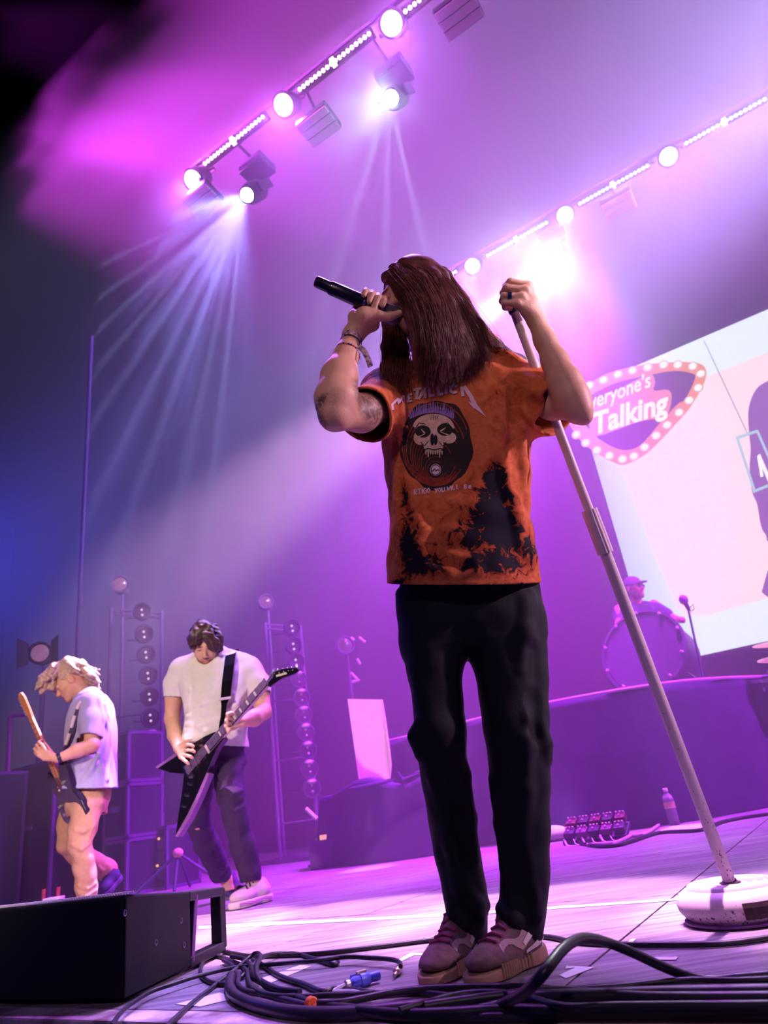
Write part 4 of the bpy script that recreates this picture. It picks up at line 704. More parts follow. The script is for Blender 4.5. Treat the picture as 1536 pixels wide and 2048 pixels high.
    c = fl(1522, 1606); c.z = 0; t = empty('floor_box', c, 'small pale box with a hole at the right edge by the riser', 'box'); M_ = Matrix.Translation(c) @ Matrix.Rotation(ROWANG, 4, 'Z'); B().box((0, 0, .035), (.12, .07, .07), M_, .006).build('body', chr_, t); B().lathe([(.02, 0), (.02, .004)], 14, M_ @ Matrix.Translation((0, -.036, .035)) @ Matrix.Rotation(R(90), 4, 'X')).build('socket', mat('socket_dark', srgb(60, 20, 80), .5), t)
    c = at(108, 1792, 4.6); c.z = 0; t = empty('effects_pedal', Vector((c.x, 6., 0))*1, 'small pale pedal with two posts just above the loudspeaker', 'pedal'); c = at(108, 1794, 5.6); z0 = max(.0, c.z-.02); pz = Vector((c.x, 5.6, 0)); t.location = pz; M_ = Matrix.Translation(pz); B().box((0, 0, max(.02, c.z/2)), (.12, .1, max(.04, c.z)), M_, .006).build('body', mat('pedal_pale', srgb(225, 225, 240), .4), t)
    for x in (-.11, .0): B().tube([pz+Vector((x, .06, 0)), pz+Vector((x, .06, c.z+.06))], .014, 10).build('post', red, t)
def build_haze():
    hm = bpy.data.materials.new('haze'); hm.use_nodes = True; nt = hm.node_tree; nt.nodes.remove(nt.nodes['Principled BSDF']); v = nt.nodes.new('ShaderNodeVolumeScatter'); v.inputs['Density'].default_value = HAZE; v.inputs['Anisotropy'].default_value = .3; nt.links.new(v.outputs[0], nt.nodes['Material Output'].inputs['Volume'])
    o = B().box((0, 0, 0), (24, 6.7, 9.3), RM).build('haze', hm); o.location = rb(-3.5, 1.75+3.35, 4.66); tag(o, 'theatrical haze filling the air over the stage', 'haze', None, 'stuff')
# ================================================================ the singer
def P(px, py, y, wpx=None):                   # survey point, with a radius from its width in the picture
    p = at(px, py, y)
    return p if wpx is None else (tuple(p), px2m(wpx/2, p))
def build_singer():
    sk = mat('skin', srgb(214, 165, 138), .5, var=.06, vscale=30, attr='pigment', bump=.15, bscale=220)
    root = empty('person', P(960, 1905, 1.92)*1, 'long-haired person in a rust tie-dye shirt bent into a microphone at the stage front', 'person')
    root.location.z = 0
    hc = Vector(P(828, 593, 1.57)); A = head_axes((-.64, -.68, -.36), (-.33, -.36, .87))
    # ---- bare body: head, neck, arms, hands and the frame under the clothes, one surface
    F = Field((-.22, 1.30, .02), (.78, 2.12, 1.92), .0034)
    head(F, hc, A, .95, 1.0)
    F.chain([(hc+Vector((.02, .04, -.05)), .058), (tuple(P(872, 722, 1.66)), .062)], .03)
    F.stack([(.84, .17, 1.83, .13, .09), (.95, .17, 1.8, .14, .09), (1.1, .17, 1.75, .13, .09), (1.3, .19, 1.69, .16, .1), (1.42, .22, 1.66, .17, .085), (1.5, .25, 1.66, .1, .06)], .04)
    for a, k_, b in (((1008, 1235), (1042, 1500, 1.82), (1046, 1885, 1.885)), ((872, 1240), (886, 1500, 1.845), (934, 1885, 1.985))):
        F.chain([(tuple(P(*a, 1.83)), .06), (tuple(P(*k_)), .042), (tuple(P((k_[0]+b[0])/2, (k_[1]+b[1])/2, (k_[2]+b[2])/2+.03*(k_[2] > 1.83))), .036), (tuple(P(*b)), .032)], .02)
    # his right arm, bent up to the microphone
    F.chain([P(770, 800, 1.62, 84), P(722, 826, 1.5, 74), P(671, 832, 1.425, 58)], .02)
    F.chain([P(669, 828, 1.42, 64), P(673, 798, 1.42, 84), P(679, 752, 1.435, 70), P(692, 711, 1.455, 47), P(706, 670, 1.475, 36)], .02)
    # his left arm, raised on the stand
    F.chain([P(1032, 775, 1.68, 84), P(1105, 806, 1.61, 64), P(1150, 820, 1.55, 46)], .02)
    F.chain([P(1170, 836, 1.54, 26), P(1160, 822, 1.54, 48), P(1145, 797, 1.54, 66), P(1130, 765, 1.535, 64), P(1110, 722, 1.53, 50), P(1090, 680, 1.525, 40), P(1072, 640, 1.52, 36)], .02)
    # right hand round the microphone
    m0 = Vector(P(630, 562, 1.40)); m1 = Vector(P(803, 638, 1.475)); a = (m1-m0).normalized(); ln = (m1-m0).length
    e1 = (-cF-(-cF).dot(a)*a).normalized(); e2 = a.cross(e1); e2 = e2 if e2.z > 0 else -e2
    G = lambda s, ph, r: tuple(m0+a*s+(e1*math.cos(R(ph))+e2*math.sin(R(ph)))*r)
    u = ln/.27
    for s, tip, fr in ((.141, 22, .0078), (.161, 2, .0085), (.181, -4, .0088), (.2, 12, .0086)):
        ph = [218, 168, 120, 80, 45, tip]; s *= u
        rr = [.034, .034, .031, .030, .0295, .0275]
        F.chain([(G(s+(0 if i else -.004)+.004*i/5, q, rr[i]), fr*(1.15-.05*i)) for i, q in enumerate(ph)], .004)
    wr = P(706, 670, 1.475)
    for s in (.141, .161, .181, .2):
        F.chain([(tuple(wr), .021), (G(s*u, 262, .043), .0145), (G(s*u, 218, .034), .0115)], .014)
    F.chain([(tuple(wr), .022), (G(.165*u, 300, .045), .02), (G(.19*u, 312, .036), .016)], .016)      # heel of the thumb
    F.chain([(G(.172*u, 305, .042), .017), (G(.208*u, 318, .036), .0125), (G(.235*u, 335, .036), .0105), (G(.258*u, 5, .034), .0092)], .008)
    # left hand closed over the top of the stand
    wl = P(1072, 640, 1.52)
    for i, (k, p1, d1, t1) in enumerate((((1056, 571, 1.50), (1020, 563, 1.49), (1011, 571, 1.525), (1024, 580, 1.55)),
                                         ((1051, 580, 1.487), (1012, 575, 1.477), (1006, 585, 1.51), (1022, 594, 1.54)),
                                         ((1043, 594, 1.483), (1008, 592, 1.477), (1004, 602, 1.51), (1019, 608, 1.535)),
                                         ((1035, 607, 1.487), (1008, 606, 1.485), (1010, 615, 1.51), (1020, 617, 1.525)))):
        fr = (.0092, .0095, .009, .0082)[i]
        F.chain([(P(*k), fr*1.15), (P(*p1), fr*1.05), (P(*d1), fr), (P(*t1), fr*.92)], .004)
        F.chain([(tuple(wl), .019), (tuple(P((k[0]+1072)/2+2, (k[1]+640)/2, 1.505)), .0155), (P(*k), .0115)], .012)
    F.chain([(P(1066, 622, 1.54), .016), (P(1045, 606, 1.565), .012), (P(1022, 590, 1.57), .0095)], .008)   # thumb behind the pole
    body = F.build('body', sk, root)
    v = verts_of(body); col = head_paint(v, hc, A, None, (.7, .38, .4), (.25, .16, .14), (.45, .32, .3), .95)
    # tattoos: dark needlework round the right elbow and upper arm
    el = np.array(P(690, 838, 1.46)); d = np.linalg.norm((v-el)*[1, .6, 1], axis=1)
    nz = np.array([noise.noise(Vector(p)*70) if q < .14 else 0 for p, q in zip(v, d)]); n2 = np.array([noise.noise(Vector(p)*34+Vector((5, 1, 2))) if q < .14 else 0 for p, q in zip(v, d)])
    ua = np.array(P(733, 815, 1.49)); d2 = np.linalg.norm((v-ua)*[1, .5, 1], axis=1); eb = np.array(P(643, 832, 1.42)); d3 = np.linalg.norm((v-eb)*[1, .4, .75], axis=1)
    sleeve = np.clip((.062-d2)*50, 0, 1)*(.45+.55*np.clip(np.abs(nz)*9-.6, 0, 1)); elbow = np.clip((.034-d3)*60+n2*1.3-.2, 0, 1)*np.clip(np.abs(nz)*9-.3, 0, 1)
    t = np.maximum(sleeve, elbow)
    t = np.clip(t, 0, .82)[:, None]; col = col*(1-t)+np.array((.09, .08, .12))*t
    paint(body, 'pigment', col)
    # ---- shirt
    rust = mat('tie_dye', srgb(205, 98, 46), .85, spec=.2, bump=.25, bscale=500); nt = rust.node_tree; b = nt.nodes['Principled BSDF']
    tc = nt.nodes.new('ShaderNodeTexCoord'); n = nt.nodes.new('ShaderNodeTexNoise'); n.inputs['Scale'].default_value = 27; n.inputs['Detail'].default_value = 7; n.inputs['Roughness'].default_value = .68; n.inputs['Distortion'].default_value = .9
    nt.links.new(tc.outputs['Object'], n.inputs[0]); at_ = nt.nodes.new('ShaderNodeAttribute'); at_.attribute_name = 'dye'
    cn = nt.nodes.new('ShaderNodeMapRange'); cn.clamp = False; cn.inputs[1].default_value = .33; cn.inputs[2].default_value = .67; cn.inputs[3].default_value = .2; cn.inputs[4].default_value = .8; nt.links.new(n.outputs[0], cn.inputs[0])
    ad = nt.nodes.new('ShaderNodeMath'); ad.operation = 'ADD'; nt.links.new(cn.outputs[0], ad.inputs[0]); nt.links.new(at_.outputs['Fac'], ad.inputs[1])
    rp = nt.nodes.new('ShaderNodeValToRGB'); e = rp.color_ramp.elements; e[0].position = .30; e[0].color = srgb(206, 112, 66); e[1].position = .62; e[1].color = srgb(170, 80, 44)
    for p_, c_ in ((.70, srgb(140, 52, 24)), (.735, srgb(18, 12, 22)), (.95, srgb(22, 18, 34))): q = e.new(p_); q.color = c_
    mp = nt.nodes.new('ShaderNodeMath'); mp.operation = 'MULTIPLY'; mp.inputs[1].default_value = .8; nt.links.new(ad.outputs[0], mp.inputs[0])
    nt.links.new(mp.outputs[0], rp.inputs[0]); nt.links.new(rp.outputs[0], b.inputs['Base Color'])
    T = Field((-.12, 1.38, .7), (.68, 2.08, 1.62), .0036)
    rings = []
    for py, l, r, y, dy in ((1260, 768, 1090, 1.83, .178), (1178, 772, 1082, 1.815, .175), (1130, 776, 1077, 1.81, .165), (1080, 779, 1067, 1.795, .155), (1020, 781, 1062, 1.775, .15), (960, 779, 1060, 1.745, .145), (905, 772, 1058, 1.72, .145), (860, 764, 1056, 1.705, .14), (815, 752, 1052, 1.69, .13), (775, 752, 1046, 1.68, .115), (745, 762, 1034, 1.675, .095)):
        a0, b0 = at(l, py, y), at(r, py, y); c = (a0+b0)/2; rings.append((c.z, c.x, c.y, (b0.x-a0.x)/2, dy))
    T.stack(rings, 0, p=2.3)
    T.chain([P(775, 770, 1.66, 70), P(868, 715, 1.675, 60), P(960, 702, 1.69, 62), P(1022, 738, 1.69, 70)], .05)
    T.chain([P(776, 795, 1.65, 104), P(746, 815, 1.57, 98), P(724, 828, 1.51, 104)], .03); T.cone(P(748, 840, 1.57), P(730, 852, 1.53), .045, .042, .03)             # right sleeve
    T.chain([P(1022, 775, 1.69, 104), P(1075, 800, 1.655, 124), P(1122, 814, 1.615, 130)], .035)        # left sleeve
    T.wave(.0042, 26, 3, (1, .6, .55)); T.wave(.0028, 62, 5, (1, .6, .5))
    # long folds hanging from the shoulders and gathers by the arms
    for pix, r in ((((778, 790), (800, 880), (822, 960), (838, 1040), (850, 1110)), .012), (((800, 800), (812, 900), (830, 1000)), .008),
                   (((1012, 780), (1008, 860), (1018, 950), (1032, 1030), (1040, 1090)), .016), (((1040, 850), (1046, 930), (1050, 1010)), .01),
                   (((790, 900), (800, 1000), (806, 1100)), .009), (((800, 1120), (830, 1085), (850, 1060)), .008), (((1060, 780), (1085, 790), (1105, 800)), .01),
                   (((1050, 820), (1075, 840), (1100, 845)), .01), (((1045, 760), (1075, 765), (1100, 775)), .008), (((735, 790), (752, 810), (770, 840)), .008),
                   (((900, 1110), (950, 1125), (1000, 1105)), .007), (((860, 1140), (900, 1150), (960, 1145)), .006)):
        T.ridge(pix, r*1.1, .022, .62)
    for pix, r in ((((790, 800), (806, 880), (824, 950)), .012), (((1028, 790), (1026, 880), (1036, 970)), .014), (((1062, 805), (1090, 818), (1112, 822)), .012)):
        T.ridge(pix, r, .03, -.15, 'sub')
    g = T.f.copy()
    T.f = np.maximum(g, -(g+.007))
    # hem and cuff openings
    hl, hr, hf = at(774, 1166, 1.8), at(1083, 1164, 1.8), at(930, 1170, 1.652); n_ = (hr-hl).cross(hf-hl).normalized(); n_ = -n_ if n_.z > 0 else n_; T.cut(hl, n_)
    def opencut(pc, nrm, rad):               # slice the sleeve end off, near the cuff only
        pc = np.array(pc); nrm = np.array(nrm)/np.linalg.norm(nrm); sl, x, y, z = T.reg(pc-rad, pc+rad)
        d = (x-pc[0])*nrm[0]+(y-pc[1])*nrm[1]+(z-pc[2])*nrm[2]; T.f[sl] = np.maximum(T.f[sl], d.astype(np.float32))
    pr, ps = Vector(P(776, 795, 1.65)), Vector(P(720, 830, 1.50)); opencut(P(722, 826, 1.51), (ps-pr).normalized()+Vector((.2, 0, -.25)), .1)
    pl, pt = Vector(P(1040, 780, 1.68)), Vector(P(1120, 812, 1.61)); opencut(P(1116, 813, 1.615), (pt-pl).normalized()+Vector((.1, 0, .05)), .12)
    T.ell(P(868, 700, 1.655), (.075, .085, .05), None, .004, 'sub')                                     # neck hole
    T.cone(P(868, 720, 1.65), hc+Vector((.02, .03, -.03)), .07, .07, .003, 'sub')
    shirt = T.build('shirt', rust, root); shirt['label'] = 'rust tie-dye t-shirt with a skull print'
    v = verts_of(shirt); bias = np.full(len(v), -.06)
    def spot_(px, py, y, r, w): 
        nonlocal bias
        c = np.array(P(px, py, y)); bias += 1.75*w*np.exp(-(((v-c)/np.array(r))**2).sum(1))
    for q in ((985, 985, 1.62, (.06, .2, .06), .33), (960, 1060, 1.62, (.085, .2, .07), .3), (1015, 1060, 1.65, (.05, .2, .07), .3), (1000, 940, 1.6, (.03, .2, .04), .25), (815, 1070, 1.65, (.035, .2, .07), .33),
              (840, 1125, 1.65, (.05, .2, .045), .32), (810, 985, 1.62, (.02, .2, .06), .22), (965, 1135, 1.65, (.06, .2, .03), .22), (970, 705, 1.65, (.13, .3, .05), .42), (800, 745, 1.62, (.08, .3, .04), .4), (1030, 1150, 1.7, (.06, .2, .05), .2),
              (880, 1060, 1.62, (.06, .2, .04), .1), (900, 1130, 1.62, (.08, .2, .03), .1), (800, 900, 1.62, (.02, .2, .05), .1), (1040, 720, 1.68, (.06, .2, .05), .3), (770, 770, 1.6, (.05, .2, .05), .3),
              (790, 1165, 1.7, (.03, .2, .02), .3), (722, 850, 1.5, (.04, .1, .04), .25), (1062, 1110, 1.75, (.03, .2, .04), .25), (1000, 790, 1.6, (.04, .2, .05), .16), (1085, 815, 1.57, (.03, .2, .03), .14)): spot_(*q)
    fattr(shirt, 'dye', bias)
    hem = T.hit(930, 1160)
    # ---- print on the chest: flat ink laid on the cloth
    bv = BVHTree.FromPolygons([Vector(p) for p in v], [tuple(p.vertices) for p in shirt.data.polygons])
    def lay(pt, off):
        px, py = 740+pt[0]/5.908, 740+pt[1]/5.908; d = ray(px, py).normalized(); h = bv.ray_cast(CAM, d)
        return h[0]-d*off if h[0] is not None else None
    def ink(name, polys, m, off, parent=shirt, fan=False):
        V = []; Fc = []
        for poly in polys:
            pts = [lay(p, off) for p in poly]
            if any(p is None for p in pts): continue
            k = len(V); V += pts; Fc.append(tuple(range(k, k+len(pts))))
        o = mesh_obj(name, V, Fc, m, None, False); own(root, o); o.parent = parent; o.matrix_parent_inverse = Matrix(); return o
    def stroke(pts, w):
        out = []; q = []
        for a_, b_ in zip(pts, pts[1:]):
            n0 = max(1, int(math.dist(a_, b_)/22)); q += [(a_[0]+(b_[0]-a_[0])*i/n0, a_[1]+(b_[1]-a_[1])*i/n0) for i in range(n0)]
        q.append(pts[-1]); L_, R_ = [], []
        for i, p in enumerate(q):
            p0, p1 = q[max(0, i-1)], q[min(len(q)-1, i+1)]; dx, dy = p1[0]-p0[0], p1[1]-p0[1]; l = math.hypot(dx, dy) or 1
            ww = w[0]+(w[1]-w[0])*i/(len(q)-1) if isinstance(w, tuple) else w
            ww *= 1.22
            L_.append((p[0]-dy/l*ww/2, p[1]+dx/l*ww/2)); R_.append((p[0]+dy/l*ww/2, p[1]-dx/l*ww/2))
        return [(L_[i], L_[i+1], R_[i+1], R_[i]) for i in range(len(q)-1)]
    def fill(cx, cy, rx, ry, n=40, rings=12, f=lambda t: 1):
        out = []
        for j in range(rings):
            for i in range(n):
                g_ = lambda t, k: (cx+rx*k*f(t)*math.cos(t), cy+ry*k*f(t)*math.sin(t)); t0, t1 = 2*math.pi*i/n, 2*math.pi*(i+1)/n
                out.append((g_(t0, j/rings), g_(t0, (j+1)/rings), g_(t1, (j+1)/rings), g_(t1, j/rings)))
        return out
    def loop(cx, cy, rx, ry, w, t0=0, t1=6.283, n=40): return stroke([(cx+rx*math.cos(t0+(t1-t0)*i/n), cy+ry*math.sin(t0+(t1-t0)*i/n)) for i in range(n+1)], w)
    ikd = mat('ink_dark', srgb(34, 16, 18), .8, var=.4, vscale=90); ikr = mat('ink_red', srgb(150, 52, 24), .8, var=.4, vscale=120); ikc = mat('ink_bone', srgb(222, 190, 165), .8, var=.25, vscale=110)
    ikb = mat('ink_black', srgb(16, 10, 18), .8); ikv = mat('ink_violet', srgb(150, 120, 205), .8, var=.3, vscale=300); ikp = mat('ink_pink', srgb(226, 190, 205), .8)
    rnd = random.Random(4)
    ink('oval_print', fill(785, 885, 425, 530, 48, 14, lambda t: 1+.03*math.sin(5*t)+.02*math.sin(11*t)), ikd, .0012)
    rg = []
    for i in range(13):
        k = i/12; rg += loop(775, 1180-300*k, 95+300*k, 100+390*k, 6+10*k*rnd.random(), .3+rnd.random()*.8, 2.6+rnd.random()*2.8)
        rg += loop(775, 1180-300*k, 95+300*k, 100+390*k, 5+8*k, 3.5+rnd.random(), 5.2+rnd.random()*.8, 24)
    ink('ring_print', rg, ikr, .0017)
    sk_ = lambda t: 1+.10*math.cos(2*t)*(1 if math.sin(t) < 0 else -.6)+(-.28*max(0, math.sin(t))**3)
    ink('skull_print', fill(750, 690, 225, 190, 44, 12, sk_)+fill(750, 880, 120, 110, 30, 8)+fill(590, 800, 75, 85, 20, 6)+fill(930, 800, 90, 70, 20, 6), ikc, .0023)
    dk = fill(625, 725, 92, 72, 26, 7)+fill(885, 705, 92, 72, 26, 7)+fill(735, 820, 24, 72, 16, 5)+fill(775, 825, 24, 62, 16, 5)+stroke([(640, 940), (690, 925), (760, 945), (830, 925), (880, 940)], 9)
    for k in range(-2, 3): dk += stroke([(755+k*26, 520+abs(k)*6), (750+k*18, 590)], 5)
    for k in range(9): dk += stroke([(645+k*28, 930), (650+k*27, 985)], 5)
    for s_ in (-1, 1): dk += stroke([(750+s_*90, 640), (750+s_*170, 625), (750+s_*215, 690)], 8)+stroke([(750+s_*60, 840), (750+s_*110, 900), (750+s_*150, 850)], 7)
    ink('skull_shading', dk, ikb, .0029)
    ink('skull_glint', stroke([(605, 700), (650, 750)], (6, 16))+stroke([(545, 800), (640, 760)], (14, 6))+stroke([(895, 680), (830, 725)], (6, 16))+stroke([(840, 735), (930, 770)], (6, 12))+[q for k in range(8) for q in stroke([(660+k*27, 955), (662+k*27, 1000+(35 if k in (1, 6) else 0))], (18, 6))], ikc, .0034)
    sp = []
    for i in range(34):
        t = i/33; x = 480+500*t; y0 = 575-70*math.sin(math.pi*t); sp += stroke([(x, y0), (x+(t-.5)*40+rnd.uniform(-12, 12), y0-90-rnd.uniform(0, 50)*(.5+math.sin(math.pi*t)))], (13, 4))
    ink('spike_print', sp, ikv, .003)
    ink('disc_print', fill(775, 1180, 64, 70, 24, 5), ikp, .0024); ink('disc_mark', loop(775, 1180, 54, 60, 7)+stroke([(735, 1200), (765, 1165), (775, 1195), (800, 1175), (815, 1190)], 10), ikb, .003)
    lt = []
    for pts, w in (([(272, 470), (262, 405), (335, 338)], 22), ([(335, 335), (338, 395), (398, 300)], 22), ([(398, 296), (396, 388)], 26), ([(455, 288), (452, 382)], 26), ([(445, 296), (500, 284)], 20), ([(450, 334), (492, 326)], 18), ([(445, 374), (497, 362)], 20),
                   ([(508, 236), (612, 214)], 26), ([(562, 226), (548, 348)], 30), ([(575, 348), (648, 205)], 26), ([(650, 205), (650, 332)], 28), ([(612, 292), (652, 286)], 18), ([(692, 195), (712, 316)], 30), ([(700, 306), (768, 294)], 26), ([(796, 190), (814, 302)], 30), ([(805, 292), (864, 282)], 26),
                   ([(893, 172), (902, 278)], 30), ([(1085, 195), (1098, 312)], 30), ([(1110, 190), (1190, 310), (1245, 425)], (34, 44)), ([(1245, 425), (1368, 550)], (46, 2)), ([(1245, 440), (1155, 370)], (40, 2))):
        lt += stroke(pts, w)
    lt += loop(990, 224, 44, 42, 27, .7, 5.6, 16); ink('band_lettering', lt, ikp, .0032)
    wd = []
    def word(s, x, y, h, dx, sl):
        nonlocal wd
        G_ = {'R': [[(0, 1), (0, 0), (.5, .05), (.5, .45), (.05, .5), (.55, 1)]], 'T': [[(0, 0), (.7, 0)], [(.35, 0), (.35, 1)]], 'I': [[(.2, 0), (.2, 1)]], 'G': [[(.7, .12), (.3, 0), (0, .5), (.3, 1), (.7, .85), (.7, .5), (.4, .5)]],
              'O': [[(.35, 0), (0, .5), (.35, 1), (.7, .5), (.35, 0)]], 'Y': [[(0, 0), (.35, .5)], [(.7, 0), (.3, 1)]], 'U': [[(0, 0), (.05, .9), (.35, 1), (.62, .85), (.65, 0)]], 'W': [[(0, 0), (.2, 1), (.45, .3), (.65, 1), (.9, 0)]], 'L': [[(0, 0), (0, 1), (.5, .95)]],
              'B': [[(0, 0), (0, 1), (.5, .95), (.6, .7), (.1, .5), (.5, .4), (.5, .08), (0, 0)]], 'e': [[(.05, .6), (.6, .5), (.45, .25), (.1, .3), (.0, .7), (.3, 1), (.65, .85)]]}
        for ch in s:
            for st in G_[ch]: wd += stroke([(x+p[0]*h*.85, y+p[1]*h+p[0]*h*sl) for p in st], 11)
            x += dx if ch != 'I' else dx*.5; y += sl*dx
    word('RTIGO', 525, 1412, 62, 42, -.1); word('YOU', 765, 1400, 56, 42, -.15); word('WILL', 910, 1375, 52, 46, -.15); word('Be', 1115, 1355, 50, 52, -.05)
    ink('slogan_lettering', wd, ikp, .0016)
    # ---- trousers
    den = mat('navy_twill', srgb(15, 15, 27), .75, spec=.3, var=.25, vscale=60, bump=.2, bscale=400)
    J = Field((-.1, 1.62, .0), (.56, 2.2, 1.02), .0036)
    def leg(rows, p=2.2):
        rg_ = []
        for py, l, r, y, k in rows: a0, b0 = at(l, py, y), at(r, py, y); c = (a0+b0)/2; rg_.append((c.z, c.x, c.y, (b0.x-a0.x)/2, (b0.x-a0.x)/2*k))
        J.stack(rg_, .03, p=p)
    leg([(1110, 800, 1056, 1.82, .66), (1180, 799, 1066, 1.825, .66), (1230, 802, 1076, 1.83, .62), (1262, 805, 1080, 1.83, .58), (1290, 814, 1080, 1.83, .5)])
    leg([(1180, 905, 1070, 1.83, 1.05), (1240, 915, 1083, 1.83, 1.05), (1290, 933, 1092, 1.83, 1.05), (1330, 945, 1093, 1.825, 1.03), (1380, 955, 1095, 1.82, 1.), (1450, 966, 1097, 1.81, 1.), (1550, 979, 1101, 1.82, 1.), (1650, 993, 1103, 1.84, 1.), (1740, 1000, 1103, 1.855, 1.02), (1810, 992, 1098, 1.87, 1.05), (1868, 985, 1086, 1.88, 1.1), (1895, 985, 1082, 1.885, 1.1)])
    leg([(1180, 796, 965, 1.83, 1.05), (1240, 801, 955, 1.83, 1.05), (1290, 805, 941, 1.83, 1.05), (1330, 810, 933, 1.83, 1.04), (1380, 820, 927, 1.83, 1.02), (1430, 827, 932, 1.835, 1.05), (1470, 823, 940, 1.83, 1.05), (1520, 832, 932, 1.85, 1.05), (1560, 840, 943, 1.87, 1.05), (1640, 855, 951, 1.91, 1.02), (1700, 868, 960, 1.94, 1.), (1760, 880, 970, 1.96, 1.), (1810, 890, 980, 1.97, 1.05), (1872, 897, 974, 1.975, 1.1), (1900, 899, 974, 1.98, 1.1)])
    J.wave(.0028, 30, 11, (1, .8, .35)); J.wave(.0018, 60, 12, (1, .8, .5))
    for pix, r in ((((1062, 1190), (1062, 1280), (1064, 1370), (1060, 1440)), .006), (((1048, 1200), (1050, 1260), (1042, 1340)), .012), (((1060, 1440), (1045, 1480), (1062, 1500)), .01), (((1080, 1450), (1090, 1490), (1096, 1520)), .012), (((1056, 1480), (1054, 1580), (1050, 1680)), .009),
                   (((930, 1430), (938, 1465), (928, 1500)), .014), (((838, 1450), (830, 1475), (838, 1510)), .012), (((922, 1490), (915, 1510), (932, 1545)), .01), (((868, 1560), (895, 1610), (905, 1690), (912, 1760)), .012), (((935, 1560), (942, 1640), (952, 1720)), .008),
                   (((905, 1700), (925, 1770), (955, 1825)), .013), (((920, 1780), (950, 1815), (972, 1815)), .012), (((1050, 1720), (1056, 1780), (1075, 1830)), .012), (((905, 1830), (930, 1850), (960, 1846)), .009), (((1000, 1820), (1030, 1845), (1070, 1840)), .009), (((985, 1560), (1000, 1650), (1008, 1740)), .008)):
        J.ridge(pix, r, .025, .7)
    for pix, r in ((((1070, 1300), (1072, 1400), (1074, 1470)), .01), (((880, 1570), (915, 1640), (926, 1720)), .01), (((1040, 1720), (1044, 1790), (1058, 1840)), .012)): J.ridge(pix, r, .03, -.3, 'sub')
    g = J.f.copy(); J.f = np.maximum(g, -(g+.006))
    for px, py, y, s_ in ((1036, 1884, 1.885, -1), (935, 1888, 1.98, -1)):
        c = np.array(at(px, py, y)); sl, x, yy, z = J.reg(c-[.1, .13, .25], c+[.1, .13, .02]); J.f[sl] = np.maximum(J.f[sl], (c[2]+.0-z+(x-c[0])*.05+yy*0).astype(np.float32))
    J.f[:, :, :max(1, int((.03-J.lo[2])/J.vox))] = .1
    J.cut((0, 0, .985), (0, 0, 1))
    J.build('trousers', den, root)['label'] = 'dark navy loose trousers'
    # ---- shoes
    sued = mat('suede', srgb(120, 88, 92), .85, var=.35, vscale=60, bump=.3, bscale=500); gum = mat('gum_sole', srgb(168, 132, 104), .6, var=.15, vscale=60); wht = mat('leather_pale', srgb(225, 205, 205), .5); mid = mat('midsole', srgb(222, 200, 205), .6); lace = mat('shoe_lace', srgb(150, 50, 90), .7); pan = mat('suede_pale', srgb(176, 142, 146), .85, bump=.3, bscale=400)
    def shoe(toe, heel, name='shoe'):
        toe = Vector(toe); heel = Vector(heel); toe.z = heel.z = 0; f_ = (toe-heel).normalized(); L0 = (toe-heel).length; l_ = Vector((-f_.y, f_.x, 0)); mid_ = (toe+heel)/2
        W = lambda x, y, z: mid_+f_*x+l_*y+Vector((0, 0, z)); A3 = np.array((l_, f_, Vector((0, 0, 1)))).T; h_ = L0/2
        r0 = .13
        S_ = Field(mid_-Vector((r0+.06, r0+.06, .0)), mid_+Vector((r0+.06, r0+.06, .19)), .0028)
        S_.ell(W(h_*.45, 0, .037), (.045, h_*.56, .021), A3, .02); S_.ell(W(-h_*.45, 0, .052), (.039, h_*.52, .04), A3, .03); S_.ell(W(0, 0, .042), (.042, h_*.7, .03), A3, .03)
        S_.cone(W(-h_*.55, 0, .06), W(-h_*.5, 0, .095), .04, .036, .03); S_.cone(W(h_*.25, 0, .042), W(-h_*.3, 0, .073), .024, .029, .025)
        S_.cone(W(-h_*.5, 0, .1), W(-h_*.5, 0, .16), .03, .031, .004, 'sub'); S_.cut((0, 0, .024), (0, 0, -1))
        up = S_.build(name, sued, root); up['label'] = 'mauve suede trainer'
        q = Field(mid_-Vector((r0+.06, r0+.06, .01)), mid_+Vector((r0+.06, r0+.06, .07)), .0026)
        q.ell(W(h_*.42, 0, .018), (.05, h_*.64, .06), A3, .02); q.ell(W(-h_*.5, 0, .02), (.044, h_*.55, .07), A3, .03); q.cone(W(-h_*.85, 0, .01), W(h_*.85, 0, .01), .02, .02, .03)
        q.f = np.maximum(q.f, -(q.f+.5)); q.cut((0, 0, .002), (0, 0, -1))
        d = (q.ax[0][:, None, None]-mid_.x)*f_.x+(q.ax[1][None, :, None]-mid_.y)*f_.y+q.ax[2][None, None, :]*0
        q.f = np.maximum(q.f, (q.ax[2][None, None, :]-(.027+.012*np.clip(-d/h_, -.2, 1)+.006*np.cos(d/h_*2.5))).astype(np.float32))
        so = q.build('sole', gum); own(root, so); so.parent = up; so.matrix_parent_inverse = Matrix()
        def sub(b_, nm, m, sm=True): o = b_.build(nm, m, None, sm); o.parent = up; return o
        bs = BVHTree.FromPolygons([Vector(p) for p in verts_of(up)], [tuple(p.vertices) for p in up.data.polygons])
        on = lambda p, off=.002: (lambda h: h[0]+h[1]*off if h[0] is not None else p)(bs.find_nearest(p))
        for i in range(5):
            x = h_*(.42-.17*i); z = .068+.011*i; sub(B().tube([on(W(x, -.026, z), .003), on(W(x+.01, 0, z+.03), .004), on(W(x, .026, z), .003)], .0035, 6), 'lace', lace)
        bso = BVHTree.FromPolygons([Vector(p) for p in verts_of(so)], [tuple(p.vertices) for p in so.data.polygons])
